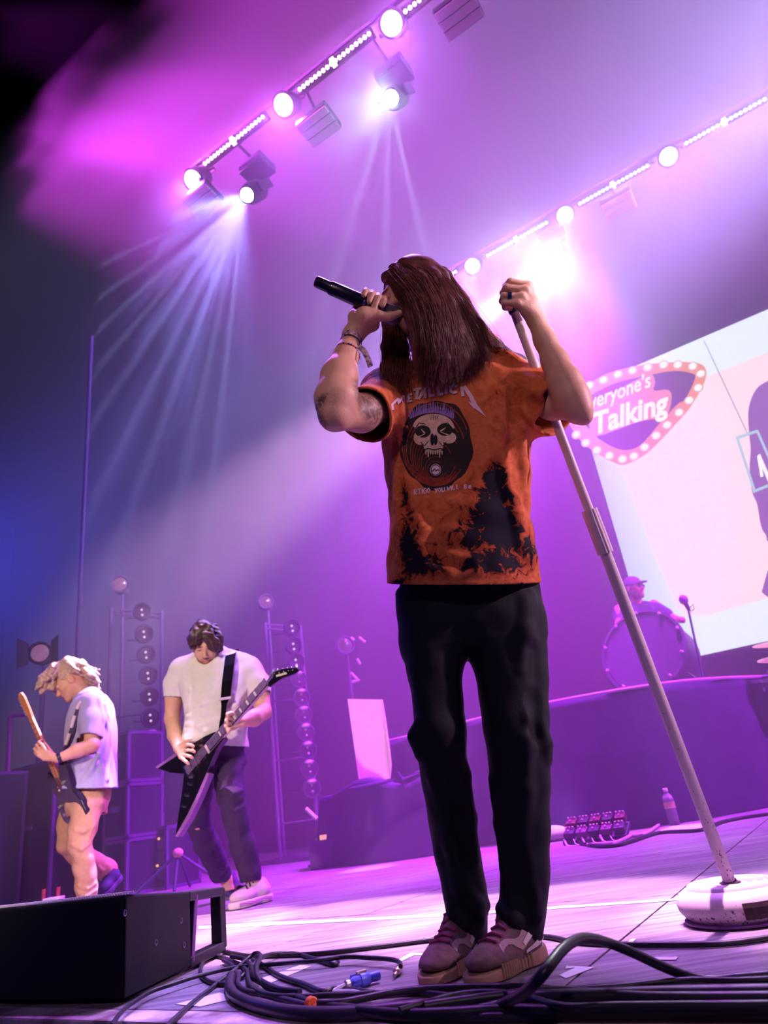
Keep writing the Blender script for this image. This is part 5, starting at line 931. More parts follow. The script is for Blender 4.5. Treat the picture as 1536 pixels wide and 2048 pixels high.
        for s_ in (1, -1):
            pts = [(W(-h_*.36, s_*.06, .1)), W(-h_*.34, s_*.06, .07), W(-h_*.12, s_*.06, .055)]
            V = []; 
            for k in range(9):
                t = k/8; p = pts[0].lerp(pts[1], t*2) if t < .5 else pts[1].lerp(pts[2], t*2-1); w_ = .008*(1-.2*t)
                tn = (pts[1]-pts[0] if t < .5 else pts[2]-pts[1]).normalized(); n_ = tn.cross(l_).normalized(); V += [on(p+n_*w_, .0025), on(p-n_*w_, .0025)]
            o = mesh_obj('chevron', V, [(2*i, 2*i+1, 2*i+3, 2*i+2) for i in range(8)], wht, None, False); o.parent = up
            c = W(-h_*.52, s_*.06, .088); V = [on(c, .003)]+[on(c+(f_*math.cos(R(90+36*k))+Vector((0, 0, 1))*math.sin(R(90+36*k)))*(.0115 if k % 2 == 0 else .005), .003) for k in range(10)]
            o = mesh_obj('star', V, [(0, 1+k, 1+(k+1) % 10) for k in range(10)], wht, None, False); o.parent = up
            g_ = B()
            for k in range(13):
                x = h_*(.62-.075*k); p = bso.find_nearest(W(x, s_*.07, .022))[0]; g_.cone = None
                if p: g_.tube([p+Vector((0, 0, -.014)), p+l_*s_*.0015, p+Vector((0, 0, .012))], .0028, 5)
            sub(g_, 'tread_rib', gum)
            V = []
            for k in range(10):
                x = h_*(.5-.11*k); V += [on(W(x, s_*.06, .06+.018*math.sin(k*.9)), .0018), on(W(x, s_*.05, .085+.014*math.sin(k*.9+.6)), .0018)]
            o = mesh_obj('overlay', V, [(2*i, 2*i+1, 2*i+3, 2*i+2) for i in range(9)], pan, None, False); o.parent = up
            V = []
            for k in range(9):
                x = -h_*(.15+.1*k); V += [on(W(x, s_*.06, .038+.004*k), .003), on(W(x, s_*.06, .03+.002*k), .003)]
            o = mesh_obj('midsole_band', V, [(2*i, 2*i+1, 2*i+3, 2*i+2) for i in range(8)], mid, None, False); o.parent = up
        return up
    shoe((.04, 1.735, 0), (.21, 1.905, 0)); shoe((-.052, 1.79, 0), (.065, 2.03, 0))
    # ---- bands on the right wrist, ring on the left hand
    fab = mat('festival_band', srgb(205, 170, 185), .7, var=.9, vscale=90, alt=srgb(40, 25, 50)[:3])
    c = Vector(P(702, 684, 1.468)); ax = (Vector(P(706, 670, 1.475))-Vector(P(692, 711, 1.455))).normalized(); Mf = frame((0, -1, 0), ax, c)
    band = B().lathe([(.031, -.008), (.0315, -.004), (.0315, .004), (.031, .008)], 28, Mf @ Matrix.Diagonal((1.05, .92, 1, 1)), False).build('wristband', fab, root, True)
    tl = smooth_path([P(717, 692, 1.44), P(727, 701, 1.43), P(735, 715, 1.43), P(741, 733, 1.435)], 4); V = []
    for p in tl: V += [Vector(p)+Vector((.0065, 0, .003)), Vector(p)-Vector((.0065, 0, .003)), Vector(p)-Vector((.0065, -.0015, .003)), Vector(p)+Vector((.0065, .0015, .003))]
    o = mesh_obj('band_tail', V, [(4*i+a_, 4*i+b_, 4*i+4+b_, 4*i+4+a_) for i in range(len(tl)-1) for a_, b_ in ((0, 1), (1, 2), (2, 3), (3, 0))], fab, None, False); o.parent = root; own(root, o)
    cb = Vector(P(694, 708, 1.456)); Mb = frame((0, -1, 0), ax+Vector((0, 0, .1)), cb); cord = B().tube([Mb @ Vector((.0345*math.cos(t_*math.pi/12), .032*math.sin(t_*math.pi/12), 0)) for t_ in range(25)], .0012, 5).build('bracelet', mat('cord', (.02, .02, .03), .7), root, True)
    bcol = [mat('bead_orange', srgb(220, 80, 30), .25), mat('bead_blue', srgb(25, 60, 130), .25), mat('bead_clear', srgb(200, 190, 215), .15)]
    bead = None
    for k in range(30):
        t_ = 2*math.pi*k/30; ci = 2 if 5 <= k <= 9 else (0 if (k*7) % 5 < 2 else 1)
        o = B().sph((0, 0, 0), .0036, 8).build('bead', bcol[ci], None, True); o.location = Mb @ Vector((.0345*math.cos(t_), .032*math.sin(t_), 0)); own(root, o); o.parent = cord; o.matrix_parent_inverse = Matrix()
    ra, rb_ = Vector(P(1043, 594, 1.483)), Vector(P(1008, 592, 1.477)); B().lathe([(.0104, -.005), (.0118, -.005), (.0118, .005), (.0104, .005), (.0104, -.005)], 20, frame((0, 0, 1), rb_-ra, ra.lerp(rb_, .72)), False).build('ring', mat('steel_blue', srgb(50, 90, 130), .25, .9), root, True)
    # ---- hair: a dark mass under a few thousand strands
    hm = mat('hair_brown', srgb(112, 64, 56), .55, spec=.22, var=.6, vscale=40)
    GD = [[(774, 549, 1.475), (784, 568, 1.452), (806, 596, 1.44), (827, 632, 1.44), (838, 680, 1.455), (836, 725, 1.49), (826, 768, 1.525)],
          [(788, 533, 1.48), (812, 560, 1.445), (838, 598, 1.435), (853, 650, 1.44), (858, 705, 1.465), (855, 745, 1.5), (850, 778, 1.53)],
          [(806, 524, 1.49), (842, 554, 1.45), (868, 605, 1.44), (882, 660, 1.45), (888, 715, 1.48), (886, 750, 1.515), (884, 780, 1.535)],
          [(824, 521, 1.51), (868, 548, 1.475), (897, 603, 1.465), (914, 660, 1.48), (926, 712, 1.515), (928, 742, 1.54), (926, 768, 1.55)],
          [(832, 520, 1.53), (884, 549, 1.51), (914, 604, 1.51), (944, 658, 1.53), (966, 702, 1.56), (974, 728, 1.575), (968, 755, 1.58)],
          [(836, 520, 1.555), (892, 549, 1.56), (928, 600, 1.57), (960, 652, 1.59), (992, 690, 1.62), (1005, 712, 1.64), (1016, 726, 1.645)],
          [(834, 520, 1.58), (886, 543, 1.62), (922, 592, 1.65), (952, 642, 1.68), (984, 684, 1.71), (995, 706, 1.73), (1010, 718, 1.735)],
          [(826, 521, 1.6), (866, 540, 1.67), (890, 590, 1.7), (905, 645, 1.73), (925, 690, 1.75), (940, 715, 1.76), (950, 730, 1.77)]]
    FAR = [[(776, 552, 1.5), (772, 590, 1.56), (772, 640, 1.58), (770, 690, 1.58), (769, 730, 1.57), (768, 762, 1.55), (772, 785, 1.53)],
           [(782, 548, 1.53), (780, 600, 1.6), (785, 650, 1.6), (788, 700, 1.585), (788, 735, 1.565), (790, 765, 1.545), (796, 786, 1.53)],
           [(800, 560, 1.56), (806, 620, 1.63), (812, 670, 1.62), (818, 710, 1.6), (818, 740, 1.57), (820, 765, 1.55), (822, 785, 1.53)]]
    H = Field((-.02, 1.36, 1.3), (.55, 1.86, 1.95), .005)
    for gset, rad in ((GD, .02), (FAR[:2], .011)):
        for gd in gset: H.chain([(tuple(at(*p)+cF*.022), rad*(.9 if i < 5 else .7)) for i, p in enumerate(gd[:6])], .02)
    H.ell(hc+Vector((.015, .01, .035)), (.088, .1, .088), None, .02)
    H.ell(hc+Vector(A @ np.array((0, .12, -.045))), (.075, .06, .085), A, .01, 'sub')
    vb, fb = H.mesh()
    rs = np.random.RandomState(2); PV = []; PF = []; nb = 0
    def strands(gds, count, spread, lift):
        nonlocal nb
        C_ = [np.array(smooth_path([at(*p) for p in gd], 4)) for gd in gds]; ns = len(C_[0])
        for k in range(count):
            t = rs.rand()*(len(C_)-1); i = min(int(t), len(C_)-2); w_ = t-i; base = C_[i]*(1-w_)+C_[i+1]*w_
            dpt = rs.rand()**1.5*.035; off = rs.normal(size=3)*spread; tt = np.linspace(0, 1, ns)[:, None]
            clump = np.array((math.sin(t*34), math.sin(t*25+1), math.sin(t*29+2)))*.009
            fa, fb_ = rs.uniform(4, 11), rs.uniform(0, 6.28)
            wv = np.sin(tt*fa+fb_)*rs.normal(size=3)*.010*tt
            c_ = base+np.array(cF)*dpt*(1-.3*tt)+off*(.3+tt)+clump*tt+wv
            if lift and rs.rand() < .18: c_ = c_+rs.normal(size=3)*.016*tt**.7*np.sin(tt*3.3+.2)-np.array(cF)*.004
            e_ = int(ns*rs.uniform(.72, 1)); c_ = c_[:e_]; m_ = len(c_)
            tn = np.gradient(c_, axis=0); tn /= np.linalg.norm(tn, axis=1)[:, None]+1e-9; s1 = np.cross(tn, (.3, .8, .2)); s1 /= np.linalg.norm(s1, axis=1)[:, None]+1e-9; s2 = np.cross(tn, s1)
            r_ = (.00055+.0004*rs.rand())*np.linspace(1, .35, m_)[:, None]
            ring = np.stack([c_+r_*(s1*math.cos(q)+s2*math.sin(q)) for q in (0, 2.094, 4.189)], 1).reshape(-1, 3); PV.append(ring)
            ii = np.arange(m_-1)[:, None]*3; q = np.array([(0, 1, 4, 3), (1, 2, 5, 4), (2, 0, 3, 5)]); PF.append((ii[:, None, :]+q[None]).reshape(-1, 4)+nb); nb += len(ring)
    strands(GD, 5200, .0045, True); strands(FAR, 900, .004, True)
    sv = np.concatenate(PV); sf = np.concatenate(PF)
    o = mesh_obj('hair', np.concatenate([vb, sv]), np.concatenate([fb, sf+len(vb)]), hm); own(root, o); o['label'] = 'long brown hair'
    # ---- microphone, held
    mic = empty('microphone', m0, 'dark wireless microphone held to the singing mouth', 'microphone'); Mm = frame((0, 0, 1), a, m0); k = ln/.27
    mb = mat('mic_black', srgb(30, 24, 46), .3, .3, coat=.3); mg = mat('mic_grille', srgb(120, 112, 125), .4, .8, bump=.8, bscale=900)
    B().lathe([(.0165, .045*k), (.0185, .048*k), (.019, .12*k), (.0195, .19*k), (.021, .205*k)], 32, Mm).build('handle', mb, mic, True)
    B().lathe([(.011, 0), (.0145, .003), (.0155, .012), (.0155, .043*k), (.0165, .046*k)], 32, Mm).build('tail_cap', mb, mic, True)
    B().lathe([(.0197, .150*k), (.0203, .151*k), (.0203, .157*k), (.0197, .158*k)], 32, Mm, False).build('band', mat('mic_band', srgb(150, 120, 180), .3, .9), mic, True)
    B().lathe([(.021, .205*k), (.0225, .207*k), (.0225, .213*k), (.0215, .214*k)], 32, Mm).build('collar', mat('mic_ring', srgb(190, 175, 190), .25, .9), mic, True)
    B().lathe([(.0215, .214*k), (.0245, .23*k), (.0255, .24*k), (.0255, .245*k), (.0235, .257*k), (.016, .268*k), (0, .272*k)], 32, Mm).build('grille', mg, mic, True)
    return root, wl
def build_stand():
    b0 = fl(1482, 1838); top = Vector(at(1012, 578, 1.525)); a = (top-(b0+Vector((0, 0, .085)))).normalized(); foot = b0+Vector((0, 0, .078)); ln = (top-foot).length
    wp = mat('chipped_white_paint', srgb(214, 194, 204), .4, coat=.2); nt = wp.node_tree; bs = nt.nodes['Principled BSDF']; tc = nt.nodes.new('ShaderNodeTexCoord')
    n = nt.nodes.new('ShaderNodeTexNoise'); n.inputs['Scale'].default_value = 150; n.inputs['Detail'].default_value = 5; n.inputs['Roughness'].default_value = .65; mp = nt.nodes.new('ShaderNodeMapping'); mp.inputs['Scale'].default_value = (1, 1, .45)
    nt.links.new(tc.outputs['Object'], mp.inputs[0]); nt.links.new(mp.outputs[0], n.inputs[0])
    sp = nt.nodes.new('ShaderNodeSeparateXYZ'); nt.links.new(tc.outputs['Object'], sp.inputs[0]); mr = nt.nodes.new('ShaderNodeMapRange'); mr.inputs[1].default_value = .09; mr.inputs[2].default_value = .95; mr.inputs[3].default_value = .03; mr.inputs[4].default_value = -.1
    m2 = nt.nodes.new('ShaderNodeMapRange'); m2.inputs[1].default_value = .02; m2.inputs[2].default_value = .075; m2.inputs[3].default_value = .07; m2.inputs[4].default_value = -.12; lt = nt.nodes.new('ShaderNodeMath'); lt.operation = 'LESS_THAN'; lt.inputs[1].default_value = .088; mxf = nt.nodes.new('ShaderNodeMix')
    nt.links.new(sp.outputs[2], mr.inputs[0]); nt.links.new(sp.outputs[2], m2.inputs[0]); nt.links.new(sp.outputs[2], lt.inputs[0]); nt.links.new(lt.outputs[0], mxf.inputs[0]); nt.links.new(mr.outputs[0], mxf.inputs[2]); nt.links.new(m2.outputs[0], mxf.inputs[3]); ad = nt.nodes.new('ShaderNodeMath'); nt.links.new(n.outputs[0], ad.inputs[0]); nt.links.new(mxf.outputs[0], ad.inputs[1])
    rp = nt.nodes.new('ShaderNodeValToRGB'); e = rp.color_ramp.elements; e[0].position = .62; e[0].color = srgb(214, 194, 204); e[1].position = .645; e[1].color = srgb(58, 22, 36)
    nt.links.new(ad.outputs[0], rp.inputs[0]); nt.links.new(rp.outputs[0], bs.inputs['Base Color'])
    st = empty('microphone_stand', b0, 'white chipped straight microphone stand with round weighted base', 'stand')
    prof = [(.112, 0), (.118, .004), (.118, .010), (.128, .016), (.139, .03), (.141, .044), (.135, .06), (.12, .072)]
    for r in (.105, .084, .063): prof += [(r+.004, .0755), (r+.001, .082), (r-.003, .0845), (r-.007, .082), (r-.01, .0755)]
    prof += [(.045, .0775), (.042, .0795), (0, .0795)]
    bo = B().lathe(prof, 72, Matrix.Translation(b0)).build('base', wp, st, True)
    B().lathe([(.125, .0), (.132, .002), (.132, .007), (.118, .009)], 64, Matrix.Translation(b0)).build('rubber_foot', mat('foot_rubber', srgb(120, 60, 140), .5), st, True)
    Mp = frame((1, 0, 0), a, foot)
    lo = ln*.535; hi = ln*.60
    B().lathe([(.0155, -.002), (.0155, lo)], 28, Mp).build('outer_tube', wp, st, True)
    B().lathe([(.0125, lo), (.0125, ln-.015)], 28, Mp).build('inner_tube', wp, st, True)
    g = B()
    pr = []
    for i in range(56): pr.append((.0215 if i % 4 in (0, 1) else .0205, 0))
    v = [(r*math.cos(2*math.pi*i/56), r*math.sin(2*math.pi*i/56)) for i, (r, _) in enumerate(pr)]
    g.prism(v, lo-.005, hi+.01, Mp).build('clutch', wp, st)
    B().lathe([(.026, .001), (.026, .004), (.018, .006), (.0165, .012)], 28, Matrix.Translation(foot)).build('washer', mat('dark_steel', srgb(70, 50, 60), .4, .8), st, True)
    B().lathe([(.0135, ln-.075), (.0155, ln-.07), (.0155, ln-.012), (.011, ln)], 16, Mp).build('thread_tape', mat('blue_tape', srgb(30, 48, 82), .7, bump=.4, bscale=200), st, True)
    # the strip of dark tape on the base
    V = []; F = []; t0, t1 = math.atan2(-.9, -.25), math.atan2(-.75, .75)
    for i in range(15):
        t = t0+(t1-t0)*i/14
        for r, z in ((.1375, .019), (.1425, .03), (.1432, .044), (.1405, .054)): V.append(b0+Vector((r*math.cos(t), r*math.sin(t), z)))
    F = [(4*i+j, 4*i+4+j, 4*i+5+j, 4*i+1+j) for i in range(14) for j in range(3)]
    o = mesh_obj('label_tape', V, F, mat('dark_gaffer', srgb(52, 28, 34), .8, var=.4, vscale=60), None, False); own(st, o)
    return st
# ================================================================ the other musicians
def plain_shoe(root, toe, heel, mu, ms, lift=0, name='shoe', w_=1., pitch=0, extra=None):
    toe, heel = Vector(toe), Vector(heel); f_ = (toe-heel).normalized(); L0 = (toe-heel).length; up = Vector((0, 0, 1)) if not pitch else Vector((-f_.x*f_.z, -f_.y*f_.z, 1-f_.z*f_.z)).normalized()
    l_ = up.cross(f_).normalized(); up = f_.cross(l_); mid_ = (toe+heel)/2; h_ = L0/2; A3 = np.array((l_, f_, up)).T; W = lambda x, y, z: mid_+f_*x+l_*y*w_+up*z
    S_ = Field(mid_-Vector((.24, .24, .24)), mid_+Vector((.24, .24, .26)), .005)
    S_.ell(W(h_*.42, 0, .055), (.044*w_, h_*.56, .036), A3, .02); S_.ell(W(-h_*.45, 0, .06), (.038*w_, h_*.52, .05), A3, .03); S_.cone(W(-h_*.5, 0, .07), W(-h_*.45, 0, .115), .04, .037, .03); S_.cone(W(h_*.3, 0, .06), W(-h_*.2, 0, .1), .027, .03, .025)
    S_.cone(W(-h_*.5, 0, .1), W(-h_*.48, 0, .2), .03, .032, .004, 'sub'); S_.cut(W(0, 0, .03), -up)
    u_ = S_.build(name, mu, root)
    q = Field(mid_-Vector((.24, .24, .22)), mid_+Vector((.24, .24, .22)), .005)
    q.ell(W(h_*.42, 0, .02), (.05*w_, h_*.63, .06), A3, .02); q.ell(W(-h_*.5, 0, .02), (.045*w_, h_*.55, .07), A3, .03); q.cut(W(0, 0, .002), -up); q.cut(W(0, 0, .036), up)
    so = q.build('sole', ms); own(root, so); so.parent = u_; so.matrix_parent_inverse = Matrix()
    if extra:                                  # wavy ribs along a thick sole, and laces
        bs = BVHTree.FromPolygons([Vector(p) for p in verts_of(so)], [tuple(p.vertices) for p in so.data.polygons]); bu = BVHTree.FromPolygons([Vector(p) for p in verts_of(u_)], [tuple(p.vertices) for p in u_.data.polygons])
        for z in (.01, .022, .033):
            for s_ in (-1, 1):
                o = B().tube([bs.find_nearest(W(h_*(1-.2*k), s_*.07, z+.007*math.sin(k*1.2)))[0] for k in range(11)], .004, 5).build('sole_rib', extra[0], None, True); o.parent = u_
        for i in range(4):
            x = h_*(.3-.16*i); z = .095+.012*i; on = lambda p: (lambda h: h[0]+h[1]*.003)(bu.find_nearest(p)); o = B().tube([on(W(x, -.03, z)), on(W(x, 0, z+.04)), on(W(x+.01, .03, z))], .0045, 6).build('lace', extra[1], None, True); o.parent = u_
    return u_
def hair_cap(root, hc, A, m, tufts, seed, size=1., fr=.022):
    rng = np.random.RandomState(seed); hc = np.array(hc); H = Field(hc-.24, hc+.24, .0042); W = lambda p: hc+A @ (np.array(p)*size)
    H.ell(W((0, -.022, .045)), np.array((.081, .1, .086))*size, A, .01); H.ell(W((0, .1, -.055)), np.array((.08, .07, .1))*size, A, .01, 'sub'); H.ell(W((0, .02, -.13)), np.array((.11, .12, .1))*size, A, .01, 'sub')
    for pts, r0, n, sp in tufts:
        for _ in range(n):
            o = rng.normal(size=3)*sp; H.chain([(W(np.array(p)+o*(.5+.5*i)+rng.normal(size=3)*sp*.25), r0*(1-.6*i/(len(pts)-1))*size*rng.uniform(.7, 1.2)) for i, p in enumerate(pts)], fr)
    H.wave(.0022, 190, seed, (1, .6, 1)); o = H.build('hair', m, root, 0); return o
def build_guitarist():
    sk = mat('skin_fair', srgb(226, 176, 150), .5, var=.05, vscale=30, attr='pigment')
    root = empty('person', fl(500, 1812), 'bearded dark-haired person in a white t-shirt bowed over a black guitar', 'person')
    hc = Vector(P(412, 1291, 4.17)); A = head_axes((.16, -.84, -.52), (.06, -.5, .86))
    F = Field((-1.85, 3.6, .05), (-.6, 5.25, 1.72), .0052)
    head(F, hc, A, 1.)
    F.chain([(hc+Vector((0, .05, -.03)), .055), (tuple(P(420, 1330, 4.27)), .06)], .03)
    F.stack([(.82, -1.2, 4.25, .12, .08), (1.0, -1.2, 4.25, .12, .08), (1.3, -1.22, 4.25, .15, .08), (1.38, -1.22, 4.25, .09, .06)], .03)
    F.chain([P(361, 1346, 4.25, 34), P(349, 1395, 4.27, 36), P(345, 1437, 4.28, 31), P(350, 1470, 4.2, 29), P(357, 1496, 4.1, 20)], .015)
    wr = P(357, 1497, 4.1)
    for k, f1, f2, f3 in (((366, 1494), (376, 1489), (382, 1490), (387, 1493)), ((366, 1502), (376, 1500), (384, 1501), (389, 1504)), ((364, 1509), (374, 1511), (381, 1513), (385, 1516)), ((361, 1514), (368, 1520), (373, 1524), (377, 1528))):
        F.chain([(tuple(wr), .021), (P(*k, 4.06), .0125)], .012); F.chain([(P(*k, 4.06), .0115), (P(*f1, 4.035), .0105), (P(*f2, 4.03), .0098), (P(*f3, 4.04), .009)], .004)
    F.chain([(P(360, 1492, 4.08), .015), (P(372, 1480, 4.04), .0115), (P(382, 1478, 4.03), .0095)], .006)
    F.chain([P(502, 1348, 4.25, 36), P(520, 1390, 4.23, 37), P(527, 1423, 4.2, 32)], .015); F.chain([P(527, 1424, 4.19, 31), P(508, 1436, 4.09, 33), P(484, 1443, 3.99, 22)], .015)
    wl = P(484, 1443, 3.995)
    for k, f1, f2, f3 in (((470, 1432), (462, 1426), (455, 1428), (455, 1434)), ((467, 1440), (457, 1437), (452, 1441), (455, 1446)), ((466, 1448), (456, 1448), (451, 1452), (454, 1456)), ((468, 1456), (460, 1458), (455, 1461), (457, 1465))):
        F.chain([(tuple(wl), .02), (P(*k, 3.955), .0125)], .012); F.chain([(P(*k, 3.955), .0115), (P(*f1, 3.915), .0105), (P(*f2, 3.905), .0098), (P(*f3, 3.905), .009)], .004)
    F.chain([(P(476, 1438, 4.0), .015), (P(464, 1436, 4.0), .011), (P(455, 1445, 3.995), .0095)], .006)
    F.chain([(P(462, 1510, 4.24), .07), (P(463, 1600, 4.12), .05), (P(503, 1758, 4.21), .034), (P(512, 1785, 4.22), .034)], .02); F.chain([(P(410, 1515, 4.28), .07), (P(392, 1640, 4.42), .05), (P(452, 1757, 4.74), .034), (P(458, 1780, 4.76), .034)], .02)
    b = F.build('body', sk, root); v = verts_of(b); paint(b, 'pigment', head_paint(v, hc, A, None, (.8, .5, .48), (.2, .13, .12), (.22, .14, .13)))
    wt = mat('white_jersey', srgb(235, 230, 228), .85, spec=.2, var=.04, vscale=40, bump=.15, bscale=300)
    T = Field((-1.85, 3.8, .7), (-.6, 4.6, 1.55), .0055); rg = []
    for py, l, r, y, d in ((1512, 366, 496, 4.24, .15), (1490, 364, 494, 4.235, .15), (1465, 366, 492, 4.22, .15), (1430, 371, 490, 4.22, .145), (1395, 369, 497, 4.22, .145), (1362, 354, 508, 4.23, .13), (1335, 356, 506, 4.24, .11), (1318, 375, 490, 4.25, .08)):
        a0, b0 = at(l, py, y), at(r, py, y); c = (a0+b0)/2; rg.append((c.z, c.x, c.y, (b0.x-a0.x)/2, d))
    T.stack(rg, 0, p=2.3); T.chain([P(362, 1340, 4.25, 46), P(425, 1308, 4.26, 42), P(500, 1337, 4.25, 46)], .04)
    T.chain([P(366, 1340, 4.25, 50), P(353, 1365, 4.26, 46), P(350, 1398, 4.27, 46)], .03); T.chain([P(500, 1340, 4.25, 50), P(515, 1368, 4.24, 46), P(523, 1398, 4.22, 46)], .03)
    T.wave(.004, 24, 7, (.6, .6, 1)); T.wave(.0025, 55, 8, (.5, .5, 1.2))
    for pix, r in ((((372, 1450), (400, 1452), (440, 1440)), .011), (((370, 1462), (410, 1464), (450, 1450)), .012), (((370, 1476), (405, 1476), (440, 1462)), .01), (((375, 1432), (410, 1428), (445, 1420)), .01), (((465, 1390), (475, 1430), (470, 1470)), .012), (((380, 1345), (385, 1380), (380, 1420)), .01), (((490, 1380), (470, 1410), (450, 1425)), .01), (((372, 1415), (400, 1410), (430, 1405)), .009)): T.ridge(pix, r, .025, .6)
    T.f = np.maximum(T.f, -(T.f+.009))
    a0, b0, c0 = at(362, 1486, 4.2), at(494, 1494, 4.2), at(430, 1490, 4.08); n_ = (b0-a0).cross(c0-a0).normalized(); T.cut(a0, -n_ if n_.z > 0 else n_)
    for pc, pd, q in (((350, 1394, 4.27), (353, 1365, 4.26), .09), ((522, 1392, 4.225), (515, 1368, 4.24), .09)):
        c, n2 = np.array(P(*pc)), np.array(Vector(P(*pc))-Vector(P(*pd))); n2 = n2/np.linalg.norm(n2); sl, x, y, z = T.reg(c-q, c+q); T.f[sl] = np.maximum(T.f[sl], ((x-c[0])*n2[0]+(y-c[1])*n2[1]+(z-c[2])*n2[2]).astype(np.float32))
    T.cone(P(421, 1326, 4.25), hc+Vector((0, .03, 0)), .078, .08, .005, 'sub')
    T.build('shirt', wt, root)['label'] = 'plain white t-shirt'
    J = Field((-1.75, 3.75, .04), (-.65, 5.1, .98), .0055)
    pm = mat('plum_denim', srgb(60, 32, 80), .8, var=.2, vscale=60, bump=.2, bscale=300)
    rg = []
    for py, l, r, y in ((1470, 380, 490, 4.24), (1490, 380, 490, 4.24), (1515, 378, 489, 4.25), (1535, 378, 488, 4.25)):
        a0, b0 = at(l, py, y), at(r, py, y); c = (a0+b0)/2; rg.append((c.z, c.x, c.y, (b0.x-a0.x)/2, .115))
    J.stack(rg, .02, p=2.3)
    J.chain([P(459, 1520, 4.24, 60), P(458, 1560, 4.18, 57), P(461, 1595, 4.12, 51), P(472, 1640, 4.12, 49), P(488, 1700, 4.17, 46), P(503, 1752, 4.21, 46)], .02)
    J.chain([P(406, 1520, 4.28, 58), P(398, 1575, 4.34, 56), P(392, 1630, 4.42, 52), P(412, 1685, 4.56, 48), P(442, 1746, 4.72, 42)], .02)
    J.wave(.004, 32, 21, (.6, .6, 1)); J.wave(.0025, 70, 22, (.6, .6, 1))
    for pix, r in ((((446, 1600), (465, 1606), (484, 1598)), .01), (((446, 1614), (468, 1622), (488, 1612)), .01), (((450, 1580), (465, 1588), (482, 1582)), .009), (((482, 1742), (505, 1750), (526, 1744)), .012), (((425, 1740), (440, 1750), (456, 1735)), .01), (((474, 1650), (482, 1690), (492, 1730)), .008)): J.ridge(pix, r, .02, .6)
    J.f = np.maximum(J.f, -(J.f+.009))
    for px, py, y in ((504, 1762, 4.21), (449, 1764, 4.74)):
        c = np.array(P(px, py, y)); sl, x, yy, z = J.reg(c-[.14, .16, .25], c+[.14, .16, 0]); J.f[sl] = np.maximum(J.f[sl], c[2]-z+x*0+yy*0)
    J.cut((0, 0, .955), (0, 0, 1))
    J.build('trousers', pm, root)['label'] = 'plum skinny trousers'
    B().lathe([(.0, 0), (.001, .001)], 6)
    pk = mat('sneaker_mauve', srgb(232, 200, 222), .6, var=.1, vscale=50); so = mat('sneaker_sole', srgb(244, 222, 238), .6); rb = mat('sole_rib', srgb(196, 150, 190), .6); lc = mat('sneaker_lace', srgb(70, 30, 90), .7)
    plain_shoe(root, fl(462, 1822), fl(541, 1801), pk, so, w_=1.15, extra=(rb, lc))['label'] = 'chunky pale sneaker'
    dkm = mat('shoe_dark', srgb(60, 40, 80), .7); plain_shoe(root, fl(484, 1797), fl(455, 1788), dkm, mat('sole_dark', srgb(90, 70, 110), .6))['label'] = 'dark shoe'
    hm = mat('hair_dark', srgb(70, 48, 46), .5, var=.4, vscale=60)
    hair_cap(root, hc, A, hm, [([(-.01, -.05, .108), (.0, .03, .115), (.02, .08, .1)], .022, 40, .015), ([(-.03, .05, .12), (.02, .095, .095), (.05, .108, .05), (.06, .1, .01)], .014, 26, .007), ([(-.06, -.01, .1), (-.08, .03, .06), (-.082, .045, .015)], .012, 14, .008), ([(.06, -.01, .1), (.083, .03, .05), (.084, .035, -.02)], .012, 16, .008), ([(-.02, .04, .13), (-.045, .08, .1), (-.06, .085, .06)], .016, 14, .012)], 5)
    # ---- the guitar, a sharp V body on a strap
    O = Vector(P(408, 1500, 4.03)); n_ = Vector((-.45, -.89, .06)).normalized()
    def pl(px, py, off=0): d = ray(px, py); t = (O-CAM).dot(n_)/d.dot(n_); return CAM+d*t+n_*off
    g0, g1 = pl(417, 1495), pl(533, 1363); ga = (g1-g0).normalized(); gh = n_.cross(ga)
    gt = empty('electric_guitar', O, 'black V-shaped electric guitar on a black strap, played by the dark-haired person', 'guitar')
    bk = mat('guitar_black', srgb(22, 16, 24), .22, coat=.6); ed = mat('guitar_edge_lit', srgb(150, 96, 170), .3); ivory = mat('inlay', srgb(225, 215, 190), .4); chrome = mat('chrome', srgb(225, 220, 220), .18, 1)
    def slab(pix, z0, z1, name, m, bev=.004):
        pts = [pl(*p) for p in pix]; n = len(pts); b = B(); b.add([p+n_*z1 for p in pts]+[p+n_*z0 for p in pts], [tuple(range(n)), tuple(range(n, 2*n))[::-1]]+[(i, n+i, n+(i+1) % n, (i+1) % n) for i in range(n)]); o = b.build(name, m, gt)
        md = o.modifiers.new('edge', 'BEVEL'); md.width = bev; md.segments = 2; return o
    slab([(440, 1466), (428, 1463), (408, 1472), (385, 1486), (362, 1505), (313, 1537), (338, 1546), (366, 1548), (362, 1585), (355, 1630), (349, 1673), (372, 1632), (395, 1585), (412, 1545), (424, 1515), (432, 1498), (446, 1478)], -.045, -.005, 'guitar_body', bk)
    slab([(349, 1673), (372, 1632), (395, 1585), (412, 1545), (417, 1548), (400, 1590), (378, 1636), (354, 1674)], -.046, -.004, 'fin_edge', ed, .002)  # violet strip paints the purple light on the lower fin's side
    slab([(362, 1505), (313, 1537), (309, 1534), (358, 1500)], -.046, -.004, 'fin_edge', ed, .002)
    def bar(a, b_, wd, z0, z1, name, m, parent=gt, wd2=None):
        wd2 = wd2 or wd; q = [a+gh*wd/2, a-gh*wd/2, b_-gh*wd2/2, b_+gh*wd2/2]; o = B().add([p+n_*z1 for p in q]+[p+n_*z0 for p in q], [(0, 1, 2, 3), (7, 6, 5, 4), (0, 4, 5, 1), (1, 5, 6, 2), (2, 6, 7, 3), (3, 7, 4, 0)]).build(name, m); own(gt, o)
        if parent is not gt: o.parent = parent; o.matrix_parent_inverse = Matrix()
        return o
